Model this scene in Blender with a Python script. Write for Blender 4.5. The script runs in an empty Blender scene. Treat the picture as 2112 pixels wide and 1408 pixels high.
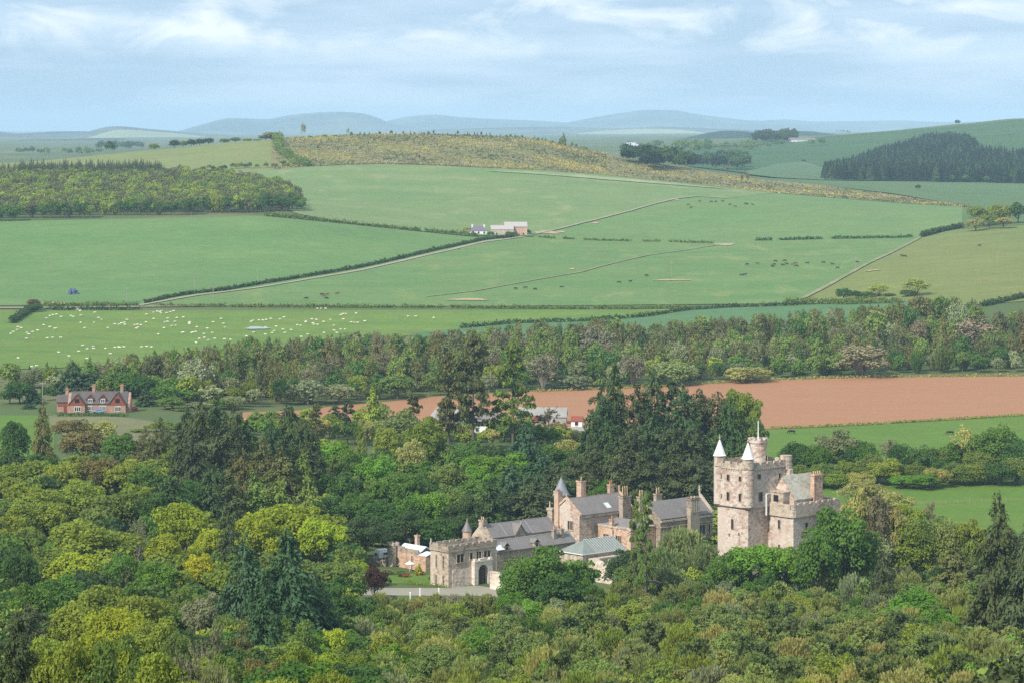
import bpy, bmesh, math, random
import numpy as np
from mathutils import Vector, Matrix

SC = bpy.context.scene
# ------------------------------------------------------------------ camera, sky, sun, exposure
F, CX, HY, EYE = 5880.0, 1056.0, 265.0, 110.0     # focal length in photo pixels, centre column, horizon row, eye height
cam_d = bpy.data.cameras.new('camera'); cam = bpy.data.objects.new('camera', cam_d)
SC.collection.objects.link(cam)
cam_d.sensor_width = 36; cam_d.lens = F*36/2112; cam_d.shift_y = -(704-HY)/2112
cam_d.clip_start = 1; cam_d.clip_end = 120000
cam.location = (0, 0, EYE); cam.rotation_euler = (math.radians(90), 0, 0)
SC.camera = cam
SUN_EL, SUN_AZ = math.radians(41), math.radians(180+42)    # azimuth clockwise from +Y: behind the camera, to its left
sd = bpy.data.lights.new('sun', 'SUN'); sd.energy = 4.4; sd.angle = math.radians(0.5); sd.color = (1, .94, .84)
sun = bpy.data.objects.new('sun', sd); SC.collection.objects.link(sun)
sdir = Vector((math.sin(SUN_AZ)*math.cos(SUN_EL), math.cos(SUN_AZ)*math.cos(SUN_EL), math.sin(SUN_EL)))
sun.rotation_euler = sdir.to_track_quat('Z', 'Y').to_euler(); sun.location = (-200, -100, 400)
W = bpy.data.worlds.new('World'); SC.world = W; W.use_nodes = True
nt = W.node_tree; N = nt.nodes; L = nt.links; N.clear()
sky = N.new('ShaderNodeTexSky'); sky.sky_type = 'NISHITA'; sky.sun_disc = False
sky.sun_elevation = SUN_EL; sky.sun_rotation = SUN_AZ; sky.altitude = 100; sky.dust_density = 1.0; sky.ozone_density = 2.0
bg = N.new('ShaderNodeBackground'); bg.inputs[1].default_value = 0.10
tc = N.new('ShaderNodeTexCoord'); sep = N.new('ShaderNodeSeparateXYZ'); L.new(tc.outputs['Generated'], sep.inputs[0])
# clouds: a layer seen at a low angle, so stretched sideways
mp = N.new('ShaderNodeMapping'); mp.inputs['Scale'].default_value = (1, 1, 2.6); mp.inputs['Location'].default_value = (.33, 0, .12); L.new(tc.outputs['Generated'], mp.inputs[0])
n1 = N.new('ShaderNodeTexNoise'); n1.inputs['Scale'].default_value = 24; n1.inputs['Detail'].default_value = 8; n1.inputs['Roughness'].default_value = .52
n1.inputs['Distortion'].default_value = .5; L.new(mp.outputs[0], n1.inputs[0])
mp2 = N.new('ShaderNodeMapping'); mp2.inputs['Scale'].default_value = (1, 1, 7.0); mp2.inputs['Location'].default_value = (.1, 0, .4); L.new(tc.outputs['Generated'], mp2.inputs[0])
n2 = N.new('ShaderNodeTexNoise'); n2.inputs['Scale'].default_value = 9; n2.inputs['Detail'].default_value = 6; n2.inputs['Roughness'].default_value = .55; L.new(mp2.outputs[0], n2.inputs[0])
def mth(nodes, links, op, a, b=None, clamp=False):
    m = nodes.new('ShaderNodeMath'); m.operation = op; m.use_clamp = clamp
    for i, v in enumerate((a, b)):
        if v is None: continue
        if isinstance(v, (int, float)): m.inputs[i].default_value = v
        else: links.new(v, m.inputs[i])
    return m.outputs[0]
puff = mth(N, L, 'MULTIPLY', mth(N, L, 'SUBTRACT', n1.outputs[0], .47), 6.0, True)
hi = mth(N, L, 'MULTIPLY', mth(N, L, 'SUBTRACT', sep.outputs[2], .022), 90.0, True)       # puffs only in the higher layer
puff = mth(N, L, 'MULTIPLY', mth(N, L, 'MULTIPLY', puff, hi), .8)
veil = mth(N, L, 'MULTIPLY', mth(N, L, 'SUBTRACT', n2.outputs[0], .42), 5.0, True)
mixv = N.new('ShaderNodeMix'); mixv.data_type = 'RGBA'; L.new(mth(N, L, 'MULTIPLY', veil, .8), mixv.inputs[0])
basec = N.new('ShaderNodeMix'); basec.data_type = 'RGBA'; basec.inputs[0].default_value = .85; L.new(sky.outputs[0], basec.inputs[6]); basec.inputs[7].default_value = (4.0, 5.75, 7.6, 1)
L.new(basec.outputs[2], mixv.inputs[6]); mixv.inputs[7].default_value = (6.0, 7.4, 8.7, 1)
mixp = N.new('ShaderNodeMix'); mixp.data_type = 'RGBA'; L.new(puff, mixp.inputs[0]); L.new(mixv.outputs[2], mixp.inputs[6]); mixp.inputs[7].default_value = (9.4, 9.9, 10.0, 1)
L.new(mixp.outputs[2], bg.inputs[0])
wo = N.new('ShaderNodeOutputWorld'); L.new(bg.outputs[0], wo.inputs[0])
SC.view_settings.view_transform = 'Standard'; SC.view_settings.look = 'None'
SC.view_settings.exposure = 0.25; SC.view_settings.gamma = 1
SC.cycles.volume_max_steps = 64; SC.cycles.max_bounces = 6; SC.cycles.volume_bounces = 1; SC.cycles.diffuse_bounces = 2
SC.cycles.transparent_max_bounces = 4; SC.cycles.use_denoising = False

# ------------------------------------------------------------------ helpers
rng = np.random.default_rng(7); rnd = random.Random(11)
def link(o, parent=None):
    SC.collection.objects.link(o)
    if parent is not None: o.parent = parent
    return o
def tag(o, label=None, cat=None, group=None, kind=None):
    if label: o['label'] = label
    if cat: o['category'] = cat
    if group: o['group'] = group
    if kind: o['kind'] = kind
    return o
def empty(name, loc, rz=0.0, label=None, cat=None, group=None):
    o = bpy.data.objects.new(name, None); o.location = loc; o.rotation_euler = (0, 0, rz); o.empty_display_size = .5
    link(o); return tag(o, label, cat, group)
def mesh_np(name, V, quads, mats=(), smooth=False, midx=None):
    me = bpy.data.meshes.new(name); V = np.asarray(V, np.float32); Q = np.asarray(quads, np.int32)
    me.vertices.add(len(V)); me.vertices.foreach_set('co', V.ravel())
    n, k = Q.shape
    me.loops.add(n*k); me.loops.foreach_set('vertex_index', Q.ravel())
    me.polygons.add(n); me.polygons.foreach_set('loop_start', np.arange(0, n*k, k, dtype=np.int32))
    if midx is not None: me.polygons.foreach_set('material_index', np.asarray(midx, np.int32))
    for m in mats: me.materials.append(m)
    me.update(calc_edges=True)
    if smooth: me.polygons.foreach_set('use_smooth', np.ones(n, bool))
    return me
def grid_quads(nr, nc):
    i = np.arange(nr-1)[:, None]*nc + np.arange(nc-1)[None, :]
    return np.stack([i, i+1, i+nc+1, i+nc], -1).reshape(-1, 4)
def obj(name, me, parent=None):
    return link(bpy.data.objects.new(name, me), parent)

# ------------------------------------------------------------------ materials
def mat(name, col, rough=.9, noise=None, spec=.2, bump=None, trans=0.0, objcol=False, metallic=0.0):
    """noise = list of (scale, amount, colour2, (sx,sy,sz)) blended over the base colour, object coordinates"""
    m = bpy.data.materials.new(name); m.use_nodes = True; t = m.node_tree; n = t.nodes; l = t.links
    b = n['Principled BSDF']; b.inputs['Roughness'].default_value = rough; b.inputs['Specular IOR Level'].default_value = spec
    b.inputs['Metallic'].default_value = metallic
    c = None
    if objcol:
        oi = n.new('ShaderNodeObjectInfo'); c = oi.outputs['Color']
    tcn = n.new('ShaderNodeTexCoord')
    for k, it in enumerate(noise or ()):
        sc_, amt, c2, st = it[:4]
        cut = it[4] if len(it) > 4 else (.35, .65)
        mpn = n.new('ShaderNodeMapping'); mpn.inputs['Scale'].default_value = st; l.new(tcn.outputs['Object'], mpn.inputs[0])
        nz = n.new('ShaderNodeTexNoise'); nz.inputs['Scale'].default_value = sc_; nz.inputs['Detail'].default_value = 6; nz.inputs['Roughness'].default_value = .6
        l.new(mpn.outputs[0], nz.inputs[0])
        mr = n.new('ShaderNodeMapRange'); mr.inputs[1].default_value = cut[0]; mr.inputs[2].default_value = cut[1]; mr.inputs[4].default_value = amt
        l.new(nz.outputs[0], mr.inputs[0])
        mx = n.new('ShaderNodeMix'); mx.data_type = 'RGBA'; l.new(mr.outputs[0], mx.inputs[0])
        if c is None: mx.inputs[6].default_value = (*col, 1)
        else: l.new(c, mx.inputs[6])
        if isinstance(c2, (int, float)):
            # relative tint
            hv = n.new('ShaderNodeMix'); hv.data_type = 'RGBA'; hv.blend_type = 'MULTIPLY'; hv.inputs[0].default_value = 1
            if c is None: hv.inputs[6].default_value = (*col, 1)
            else: l.new(c, hv.inputs[6])
            hv.inputs[7].default_value = (c2, c2, c2, 1); l.new(hv.outputs[2], mx.inputs[7])
        else: mx.inputs[7].default_value = (*c2, 1)
        c = mx.outputs[2]
    if c is None: b.inputs['Base Color'].default_value = (*col, 1)
    else: l.new(c, b.inputs['Base Color'])
    if bump:
        nz = n.new('ShaderNodeTexNoise'); nz.inputs['Scale'].default_value = bump[0]; nz.inputs['Detail'].default_value = 4; l.new(tcn.outputs['Object'], nz.inputs[0])
        bm_ = n.new('ShaderNodeBump'); bm_.inputs['Strength'].default_value = bump[1]; bm_.inputs['Distance'].default_value = bump[2]
        l.new(nz.outputs[0], bm_.inputs['Height']); l.new(bm_.outputs[0], b.inputs['Normal'])
    if trans:
        out = n['Material Output']; tr = n.new('ShaderNodeBsdfTranslucent'); ms = n.new('ShaderNodeMixShader'); ms.inputs[0].default_value = trans
        if c is None: tr.inputs[0].default_value = (*col, 1)
        else: l.new(c, tr.inputs[0])
        l.new(b.outputs[0], ms.inputs[1]); l.new(tr.outputs[0], ms.inputs[2]); l.new(ms.outputs[0], out.inputs[0])
    return m

# ------------------------------------------------------------------ terrain: real heights in metres, sampled at any x, y
COL = np.array([-500, 0, 300, 540, 800, 1056, 1250, 1400, 1560, 1700, 1850, 2000, 2112, 2600.])
def Z(*v): return ('z', v)
def P(*v): return ('p', v)
ROWS = [
 (0, ('z', [107.6]*12)), (20, ('z', [103.2]*12)), (60, ('z', [93]*12)), (120, ('z', [79]*12)), (200, ('z', [62]*12)), (300, ('z', [43, 43, 43, 42, 41, 41, 41, 41, 41, 41, 42, 43])),
 (450, ('z', [20, 20, 20, 18, 16, 16, 17, 18, 18, 19, 20, 20])), (590, ('z', [6, 6, 5, 3, 1, 1.5, 3, 3, 3, 4, 4, 4])), (650, ('z', [4, 4, 2, 0, 0, 0, 0, 0, 0, 0, 1, 1])),
 (700, ('z', [4, 3, 1.5, .3, 0, 0, 0, 0, 0, 0, 0, 0])), (900, ('z', [5, 4, 2.5, .3, 0, 0, 0, 0, 0, 0, 0, 0])), (1050, ('z', [6, 6, 2.5, .3, 0, 0, 0, 0, 0, 0, 0, 0])), (1180, ('z', [5, 5, 2, .3, 0, 0, 0, 0, 0, 0, 0, 0])),
 (1280, ('z', [6, 4, 1.5, .3, 0, 0, 0, 0, 0.5, 1, 1, 1])), (1400, ('z', [8, 6, 4.5, 4, 3, 3, 3.5, 5, 7, 10, 12, 12])),
 (1560, ('p', [633, 632, 632, 632, 633, 634, 634, 630, 624, 606, 594, 588])),
 (1750, ('p', [572, 568, 565, 565, 562, 560, 560, 556, 552, 540, 528, 522])),
 (2000, ('p', [460, 452, 447, 475, 492, 498, 500, 498, 495, 492, 478, 470])),
 (2250, ('p', [404, 402, 397, 405, 415, 420, 422, 425, 425, 432, 430, 428])),
 (2500, ('p', [356, 354, 345, 340, 348, 365, 378, 393, 403, 413, 418, 415])),
 (2800, ('p', [337, 313, 291, 279, 286, 318, 344, 366, 383, 394, 398, 396])),
 (3100, ('p', [345, 330, 318, 310, 318, 340, 352, 361, 373, 378, 381, 382])),
 (3500, ('p', [345, 342, 338, 335, 338, 342, 350, 352, 363, 366, 368, 370])),
 (4000, ('p', [334, 333, 332, 330, 330, 332, 338, 338, 336, 328, 318, 314])),
 (4600, ('p', [326, 325, 322, 320, 320, 322, 320, 312, 303, 294, 282, 272])),
 (5300, ('p', [317, 314, 312, 310, 309, 308, 304, 291, 281, 269, 255, 244])),
 (6200, ('p', [309, 306, 304, 302, 301, 300, 295, 288, 285, 276, 265, 256])),
 (8200, ('p', [299, 297, 295, 293, 292, 290, 286, 283, 282, 280, 275, 270])),
 (12500, ('p', [286, 285, 284, 283, 282, 281, 279, 278, 277, 276, 275, 274])),
 (45000, ('p', [271]*12))]
def pchip(x, y, xi):
    x = np.asarray(x, float); y = np.asarray(y, float); h = np.diff(x); d = (y[1:]-y[:-1])/h.reshape((-1,)+(1,)*(y.ndim-1))
    m = np.zeros_like(y); hh = h.reshape((-1,)+(1,)*(y.ndim-1))
    w1 = 2*hh[1:]+hh[:-1]; w2 = hh[1:]+2*hh[:-1]
    with np.errstate(all='ignore'):
        mm = (w1+w2)/(w1/d[:-1]+w2/d[1:])
    m[1:-1] = np.where(d[:-1]*d[1:] > 0, mm, 0); m[0] = d[0]; m[-1] = d[-1]
    i = np.clip(np.searchsorted(x, xi)-1, 0, len(x)-2); t = ((xi-x[i])/h[i]).reshape((-1,)+(1,)*(y.ndim-1)); hi_ = h[i].reshape(t.shape)
    return y[i]*(1+2*t)*(1-t)**2 + m[i]*hi_*t*(1-t)**2 + y[i+1]*t*t*(3-2*t) + m[i+1]*hi_*t*t*(t-1)
RY = np.array([r[0] for r in ROWS], float)
RZ = []
for Y_, (k_, v_) in ROWS:
    v_ = np.array(list(v_), float); v_ = np.concatenate([[v_[0]], v_, [v_[-1]]])
    RZ.append(v_ if k_ == 'z' else EYE-(v_-HY)*Y_/F)
RZ = np.array(RZ)
YT = np.concatenate([np.linspace(0, 300, 60, endpoint=False), np.exp(np.linspace(math.log(300), math.log(45000), 1300))])
PT = np.linspace(-500, 2600, 400)
TZ = pchip(COL, pchip(RY, RZ, YT).T, PT).T            # table [Y, px]
def ground(x, y):
    x = np.asarray(x, float); y = np.asarray(y, float); yy = np.maximum(y, 1.0)
    px = np.clip(CX + x/np.maximum(yy, 120)*F, -500, 2600-1e-3); yc = np.clip(yy, 0, 45000-1)
    i = np.clip(np.searchsorted(YT, yc)-1, 0, len(YT)-2); ty = (yc-YT[i])/(YT[i+1]-YT[i])
    fx = (px+500)/(3100/399); j = np.clip(fx.astype(int), 0, 398); tx = fx-j
    z = (TZ[i, j]*(1-tx)+TZ[i, j+1]*tx)*(1-ty)+(TZ[i+1, j]*(1-tx)+TZ[i+1, j+1]*tx)*ty
    a = np.clip((y-1350)/600, 0, 1)*.55*np.clip(y/2500, .5, 4)
    z = z + a*(np.sin(x/61+y/143+1)+.8*np.sin(x/97-y/71)+.6*np.sin(x/33+2+y/219))*.5
    return z
def gz(x, y): return float(ground(x, y))
YS = np.exp(np.linspace(math.log(180), math.log(44000), 2600))
def hit(px, py, ymax=None):
    """where the ray through photo pixel (px, py) first meets the ground"""
    X = (px-CX)/F*YS; pp = HY+(EYE-ground(X, YS))*F/YS
    k = np.nonzero(pp <= py)[0]; y = YS[k[0]] if len(k) else 44000.
    if len(k) and k[0] > 0:
        a, b = pp[k[0]-1], pp[k[0]]; y = YS[k[0]-1]+(YS[k[0]]-YS[k[0]-1])*(a-py)/max(a-b, 1e-6)
    if ymax: y = min(y, ymax)
    x = (px-CX)/F*y; return x, y, gz(x, y)
def at(px, py, Y): return Vector(((px-CX)/F*Y, Y, EYE-(py-HY)*Y/F))

u = np.linspace(-.30, .30, 300)
yr = np.concatenate([np.linspace(-150, 150, 16, endpoint=False), np.exp(np.linspace(math.log(150), math.log(44900), 620))])
GX = u[None, :]*(np.maximum(yr, 0)[:, None]+260); GY = np.repeat(yr[:, None], len(u), 1)
V = np.stack([GX, GY, ground(GX, GY)], -1).reshape(-1, 3)
M_ground = mat('ground_grass', (.095, .125, .030), noise=[(.02, .7, (.13, .13, .06), (1, 1, 1)), (.0016, .8, (.075, .115, .033), (1, 1.2, 1), (.45, .52)), (.0035, .6, (.17, .17, .07), (1, 1, 1), (.55, .6)), (.4, .4, .7, (1, 1, 1))])
g_ = obj('ground', mesh_np('ground', V, grid_quads(len(yr), len(u)), [M_ground], True)); tag(g_, kind='structure')

def poly(pts, x): p = np.array(pts, float); return np.interp(x, p[:, 0], p[:, 1])
def loft(name, top, bot, mt, lift, rows=24, step=10, ytop=None, kind='structure'):
    """a draped sheet between two boundary curves (photo columns/rows taken down to the ground)"""
    x0 = max(top[0][0], bot[0][0]); x1 = min(top[-1][0], bot[-1][0]); pxs = np.linspace(x0, x1, max(3, int((x1-x0)/step)))
    V = np.zeros((rows, len(pxs), 3))
    for j, p in enumerate(pxs):
        yb = hit(p, poly(bot, p))[1]; yt = ytop if ytop else hit(p, poly(top, p))[1]
        yt = max(yt, yb+.5)
        ys = yb+(yt-yb)*np.linspace(0, 1, rows); xs = (p-CX)/F*ys
        V[:, j] = np.stack([xs, ys, ground(xs, ys)+lift*np.clip(ys/1500, .3, 4)], -1)
    o = obj(name, mesh_np(name, V.reshape(-1, 3), grid_quads(rows, len(pxs)), [mt], True)); return tag(o, kind=kind)
def gmat(name, c, c2, c3=None, streak=(1, 1, 1), s=.012):
    ns = [(s, .9, c2, streak), (s*9, .6, .80, streak), (.35, .5, .74, (1, 1, 1)), (s*3, .5, 1.12, (1, 1, 1), (.48, .6)), (1.6, .45, .78, (.5, 1, 1))]
    if c3: ns.append((s*1.7, .8, c3, (streak[1], streak[0], 1), (.55, .72)))
    return mat(name, c, noise=ns, spec=.1)
LANE = [(300, 628), (400, 612), (520, 597), (640, 577), (740, 560), (830, 540), (930, 517), (1000, 500), (1060, 493), (1100, 487)]
TRACK = [(1100, 487), (1200, 462), (1300, 437), (1400, 411), (1440, 407), (1500, 411), (1600, 399)]
HEDGE_M = [(1100, 489), (1240, 497), (1360, 500), (1480, 504), (1560, 498), (1700, 496), (1900, 490), (1985, 474)]
WALL_R = [(1650, 620), (1700, 595), (1760, 562), (1830, 527), (1900, 490), (1985, 474)]
GORSE_B = [(560, 352), (640, 345), (780, 340), (900, 343), (1000, 348), (1100, 352), (1240, 362), (1400, 378), (1560, 395), (1700, 408), (1850, 420), (2000, 429)]
GORSE_T = [(560, 300), (1056, 300), (1160, 299), (1240, 318), (1330, 338), (1440, 352), (1560, 371), (1700, 384), (1850, 405), (2000, 427)]
BLUE_C = [(850, 688), (950, 678), (1060, 668), (1200, 664), (1330, 655), (1420, 641), (1500, 636), (1650, 631)]
M_f = {
 'upper': gmat('upper_pasture', (0.156, 0.245, 0.085), (0.211, 0.265, 0.106), (0.250, 0.265, 0.123), (1, 2.5, 1), .009),
 'left': gmat('left_pasture', (0.118, 0.219, 0.068), (0.156, 0.245, 0.079), None, (1, 2, 1), .010),
 'mid': gmat('middle_pasture', (0.121, 0.219, 0.068), (0.164, 0.239, 0.079), (0.203, 0.239, 0.082), (1, 3, 1), .010),
 'right': gmat('right_pasture', (0.133, 0.232, 0.076), (0.172, 0.245, 0.085), None, (1, 2, 1), .010),
 'olive': gmat('olive_pasture', (0.164, 0.206, 0.058), (0.211, 0.225, 0.068), None, (1, 2, 1), .012),
 'sheep': gmat('sheep_pasture', (0.118, 0.211, 0.042), (0.173, 0.241, 0.050), (0.124, 0.152, 0.048), (1, 3, 1), .014),
 'blue': gmat('cereal_field', (.095, .19, .078), (.11, .20, .085), None, (1, 2, 1), .02),
 'lawn': gmat('riverside_pasture', (0.102, 0.194, 0.029), (0.138, 0.209, 0.037), None, (1, 3, 1), .02),
 'pale': gmat('rough_pasture', (.19, .23, .075), (.24, .25, .095), (.14, .2, .06), (1, 2, 1), .015),
 'soil': mat('ploughed_soil', (.39, .185, .085), noise=[(.02, .6, (.42, .225, .125), (1, 6, 1)), (.25, .7, (.32, .155, .08), (.15, 6, 1)), (2.2, .6, (.24, .115, .06), (.12, 2, 1))], bump=(1.5, .6, .2)),
 'gorse': mat('gorse_ground', (.17, .16, .055), noise=[(.05, .8, (.26, .20, .08), (1, 1, 1)), (.11, .8, (.09, .13, .04), (1, 1, 1)), (.02, .8, (.28, .23, .13), (1, 3, 1), (.5, .7))]),
 'ditch': mat('rough_bank', (.30, .27, .16), noise=[(.06, .9, (.15, .20, .08), (1, 1, 1), (.4, .55)), (.3, .6, (.22, .17, .09), (1, 1, 1))]),
 'track': mat('track_dirt', (.36, .31, .22), noise=[(.3, .6, (.25, .22, .14), (1, 1, 1)), (.05, .6, (.20, .22, .10), (1, 1, 1))]),
}
loft('rough_pasture', [(-60, 0), (600, 0)], [(-60, 372), (300, 368), (450, 362), (600, 350)], M_f['pale'], .3, ytop=2850)
loft('gorse_hillside', [(560, 0), (1210, 0)], GORSE_B, M_f['gorse'], .42, rows=40, ytop=2850)
loft('gorse_strip', [(1190, 305)]+GORSE_T[4:], GORSE_B, M_f['gorse'], .42, rows=30)
loft('upper_pasture', [(455, 366)]+GORSE_B[0:], [(455, 378), (545, 400), (610, 442), (760, 468), (960, 487), (1100, 488)]+TRACK[1:], M_f['upper'], .36, rows=40)
loft('left_pasture', [(-100, 458), (0, 458), (300, 452), (540, 447), (760, 468), (985, 492), (1055, 494)], [(-100, 632), (300, 629)]+LANE[1:], M_f['left'], .3, rows=36)
loft('middle_pasture', LANE+HEDGE_M[1:-1], [(300, 632), (1000, 633), (1650, 627), (1660, 612), (1700, 594), (1760, 561), (1830, 526), (1900, 491)], M_f['mid'], .34, rows=36)
loft('right_pasture', TRACK+[(1700, 408), (1850, 420), (2000, 429)], HEDGE_M, M_f['right'], .26, rows=36)
loft('olive_pasture', WALL_R+[(2060, 465), (2300, 455)], [(1650, 627), (1860, 625), (2000, 630), (2300, 610)], M_f['olive'], .28, rows=36)
loft('sheep_pasture', [(-150, 642), (1300, 640), (1420, 638), (1650, 629)], [(-150, 765), (100, 760), (400, 745), (850, 692)]+BLUE_C[1:], M_f['sheep'], .3, rows=40)
loft('cereal_field', BLUE_C+[(1900, 620)], [(850, 700), (1100, 700), (1650, 680), (1900, 660)], M_f['blue'], .34, rows=24)
PL_T = [(500, 850), (620, 846), (700, 836), (800, 828), (900, 817), (1056, 808), (1250, 802), (1400, 795), (1560, 785), (1700, 780), (1900, 777), (2300, 774)]
PL_B = [(500, 865), (700, 872), (1000, 885), (1250, 900), (1400, 892), (1560, 885), (1700, 880), (1900, 869), (2112, 856), (2300, 846)]
loft('ploughed_field', PL_T, PL_B, M_f['soil'], .12, rows=60)
loft('riverside_pasture', [(1300, 900), (1400, 894), (1560, 886), (1700, 881), (1900, 870), (2112, 857), (2300, 847)], [(1300, 1060), (1700, 1100), (2300, 1100)], M_f['lawn'], .08, rows=40)
loft('meadow', [(-100, 856), (112, 856)], [(-100, 960), (112, 950)], M_f['lawn'], .1)
loft('rough_slope', [(96, 858), (130, 854), (180, 857), (240, 859), (290, 864), (330, 872), (350, 884)], [(96, 861), (112, 884), (150, 912), (250, 915), (310, 905), (338, 893), (350, 886)], mat('rough_grass', (.17, .17, .075), noise=[(.12, .9, (.10, .14, .04), (1, 1, 1)), (.5, .6, (.24, .21, .11), (1, 1, 1)), (.05, .7, (.13, .12, .06), (1, 1, 1))]), .12)
M_farfield = gmat('cloud_shaded_slope', (.055, .115, .035), (.075, .14, .045), (.04, .085, .03), (1, 2, 1), .0035)  # greens set darker to paint in the cloud shadow on this hill
loft('hill_slope', [(1420, 306), (1500, 297), (1560, 293), (1700, 284), (1850, 272), (2000, 259), (2112, 248), (2300, 246)], [(1420, 345), (1500, 354), (1560, 362), (1650, 372), (1750, 374), (1850, 374), (2000, 376), (2300, 380)], M_farfield, .5, rows=60, ytop=None)
loft('far_pasture', [(1540, 356), (1600, 342), (1660, 336), (1700, 350)], [(1540, 362), (1600, 369), (1660, 372), (1700, 374)], gmat('far_pasture', (.10, .17, .075), (.12, .18, .08)), .7, rows=20)
loft('far_pasture', [(1560, 368), (1700, 374), (1850, 377), (2000, 380), (2300, 384)], [(1560, 371), (1700, 384), (1850, 402), (1975, 424), (1990, 474), (2060, 468), (2300, 458)], gmat('plateau_pasture', (.095, .165, .06), (.12, .18, .07)), .4, rows=20)
def ribbon(name, pts, width, mt, lift, kind='structure', sub=8):
    """strip of constant width (metres) following photo points on the ground"""
    c = [hit(*p) for p in pts]; q = []
    for a, b in zip(c[:-1], c[1:]):
        for t in range(sub): q.append(((a[0]+(b[0]-a[0])*t/sub), (a[1]+(b[1]-a[1])*t/sub)))
    q.append(c[-1][:2]); q = np.array(q); d = np.gradient(q, axis=0); d /= np.linalg.norm(d, axis=1)[:, None]+1e-9
    n_ = np.stack([-d[:, 1], d[:, 0]], 1); rows = np.linspace(-.5, .5, 5)
    V = np.stack([np.stack([q[:, 0]+n_[:, 0]*r*width, q[:, 1]+n_[:, 1]*r*width, ground(q[:, 0]+n_[:, 0]*r*width, q[:, 1]+n_[:, 1]*r*width)+lift], -1) for r in rows])
    o = obj(name, mesh_np(name, V.reshape(-1, 3), grid_quads(5, len(q)), [mt], True)); return tag(o, kind=kind)
ribbon('lane', [(288, 632)]+LANE[1:], 3.8, M_f['track'], .75)
ribbon('farm_track', [(1055, 494)]+TRACK[1:6], 2.6, M_f['track'], .95)
ribbon('valley_road', [(-60, 637), (150, 636), (290, 634), (420, 633)], 4.5, M_f['track'], .55)
ribbon('ditchline', [(880, 614), (980, 602), (1100, 580), (1200, 563), (1265, 545), (1340, 528), (1480, 507)], 1.8, M_f['ditch'], .8)  # strip drawn for a broken line of ditch and wall
ribbon('wall_path', [(1655, 618)]+WALL_R[1:5], 3.2, M_f['ditch'], .8)
M_mud = mat('bare_earth', (.42, .33, .20), noise=[(.4, .7, (.25, .2, .11), (1, 1, 1))])
M_water = mat('pond_water', (.34, .35, .33), rough=.5, spec=.4)
def patch(name, px, py, wpx, hpx, mt, lift=.7):
    x, y, z = hit(px, py); w = wpx/F*y/2; x2, y2, _ = hit(px, py-hpx/2); x3, y3, _ = hit(px, py+hpx/2); h = max(.6, (y2-y3)/2)
    r_ = random.Random(px); th = np.linspace(0, 2*math.pi, 28, endpoint=False); k = np.array([1+.22*math.sin(3*t+px)+.12*r_.random() for t in th])
    V = [(x, y, z+lift)]; Fq = []
    for R_ in (.5, 1.): V += [(x+w*R_*k[i]*math.cos(t), y+h*R_*k[i]*math.sin(t), gz(x+w*R_*k[i]*math.cos(t), y+h*R_*k[i]*math.sin(t))+lift) for i, t in enumerate(th)]
    me = bpy.data.meshes.new(name); fs = [(0, 1+i, 1+(i+1) % 28) for i in range(28)]+[(1+i, 29+i, 29+(i+1) % 28, 1+(i+1) % 28) for i in range(28)]
    me.from_pydata(V, [], fs); me.materials.append(mt); o = obj(name, me); return tag(o, kind='structure')
patch('pond', 530, 679, 44, 5, M_water)
for a_ in ((1128, 481, 46, 6), (1155, 480, 20, 3), (1228, 462, 14, 3), (1392, 413, 18, 3), (1385, 580, 70, 2.5), (1180, 557, 10, 3), (110, 628, 60, 3), (965, 620, 80, 4), (1495, 506, 40, 4), (1800, 560, 30, 2), (100, 798, 40, 5)):
    patch('bare_earth', *a_, M_mud)
patch('barley_strip', 1260, 372, 420, 5, mat('dry_grass', (.30, .32, .17), noise=[(.05, .8, (.15, .22, .08), (1, 1, 1))]), 1.1)

# ------------------------------------------------------------------ far hills: ridges with real depth
M_hill = mat('hill_moor', (.045, .062, .045), noise=[(.0009, .9, (.11, .12, .07), (1, 1, 1), (.45, .55)), (.0022, .7, (.03, .05, .03), (1, 1, 1), (.5, .56))])
M_hillp = mat('hill_pale', (.30, .32, .18), noise=[(.001, .8, (.20, .24, .13), (1, 1, 1))])
M_wood = mat('hill_forest', (.025, .05, .025), noise=[(.02, .8, .5, (1, 1, 1))])
def ridge(name, prof, Yc, depth, mt, lowpy=300, seed=0, rough=1.0):
    pxs = np.linspace(prof[0][0], prof[-1][0], max(30, int((prof[-1][0]-prof[0][0])/5))); nr = 24
    p = np.array(prof, float); top = pchip(p[:, 0], p[:, 1], pxs); V = np.zeros((nr, len(pxs), 3)); r_ = np.random.default_rng(seed)
    ph = r_.uniform(0, 6, 6)
    for k in range(nr):
        t = k/(nr-1)*2-1; Y = Yc+t*depth; w = math.cos(t*math.pi/2)**1.2 if abs(t) < 1 else 0
        xs = (pxs-CX)/F*Yc*(1+.0*t); zt = EYE-(top-HY)*Yc/F; zb = EYE-(lowpy-HY)*Yc/F
        nz = sum(np.sin(xs/(depth*.35)*(i+1)*.7+ph[i]+t*(i+1)*1.7)/(i+1) for i in range(5))*(zt-zb)*.06*rough*(1-w)*2
        V[k] = np.stack([xs, np.full_like(xs, Y), zb+(zt-zb)*w+nz*(w > 0)*min(1, w*3)], -1)
    o = obj(name, mesh_np(name, V.reshape(-1, 3), grid_quads(nr, len(pxs)), [mt], True)); return tag(o, kind='structure')
ridge('hills', [(-300, 268), (-100, 262), (30, 276), (140, 271), (190, 272), (240, 261), (300, 266), (380, 273), (470, 280), (560, 292)], 15000, 1700, M_hill, 296, 1)
ridge('hills', [(140, 288), (190, 283), (250, 268), (330, 273), (420, 282), (520, 294)], 13400, 700, M_hillp, 298, 2)
ridge('hills', [(-300, 290), (0, 293), (60, 288), (150, 287), (230, 285), (280, 291), (330, 300)], 10500, 900, M_hill, 304, 3)
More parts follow.
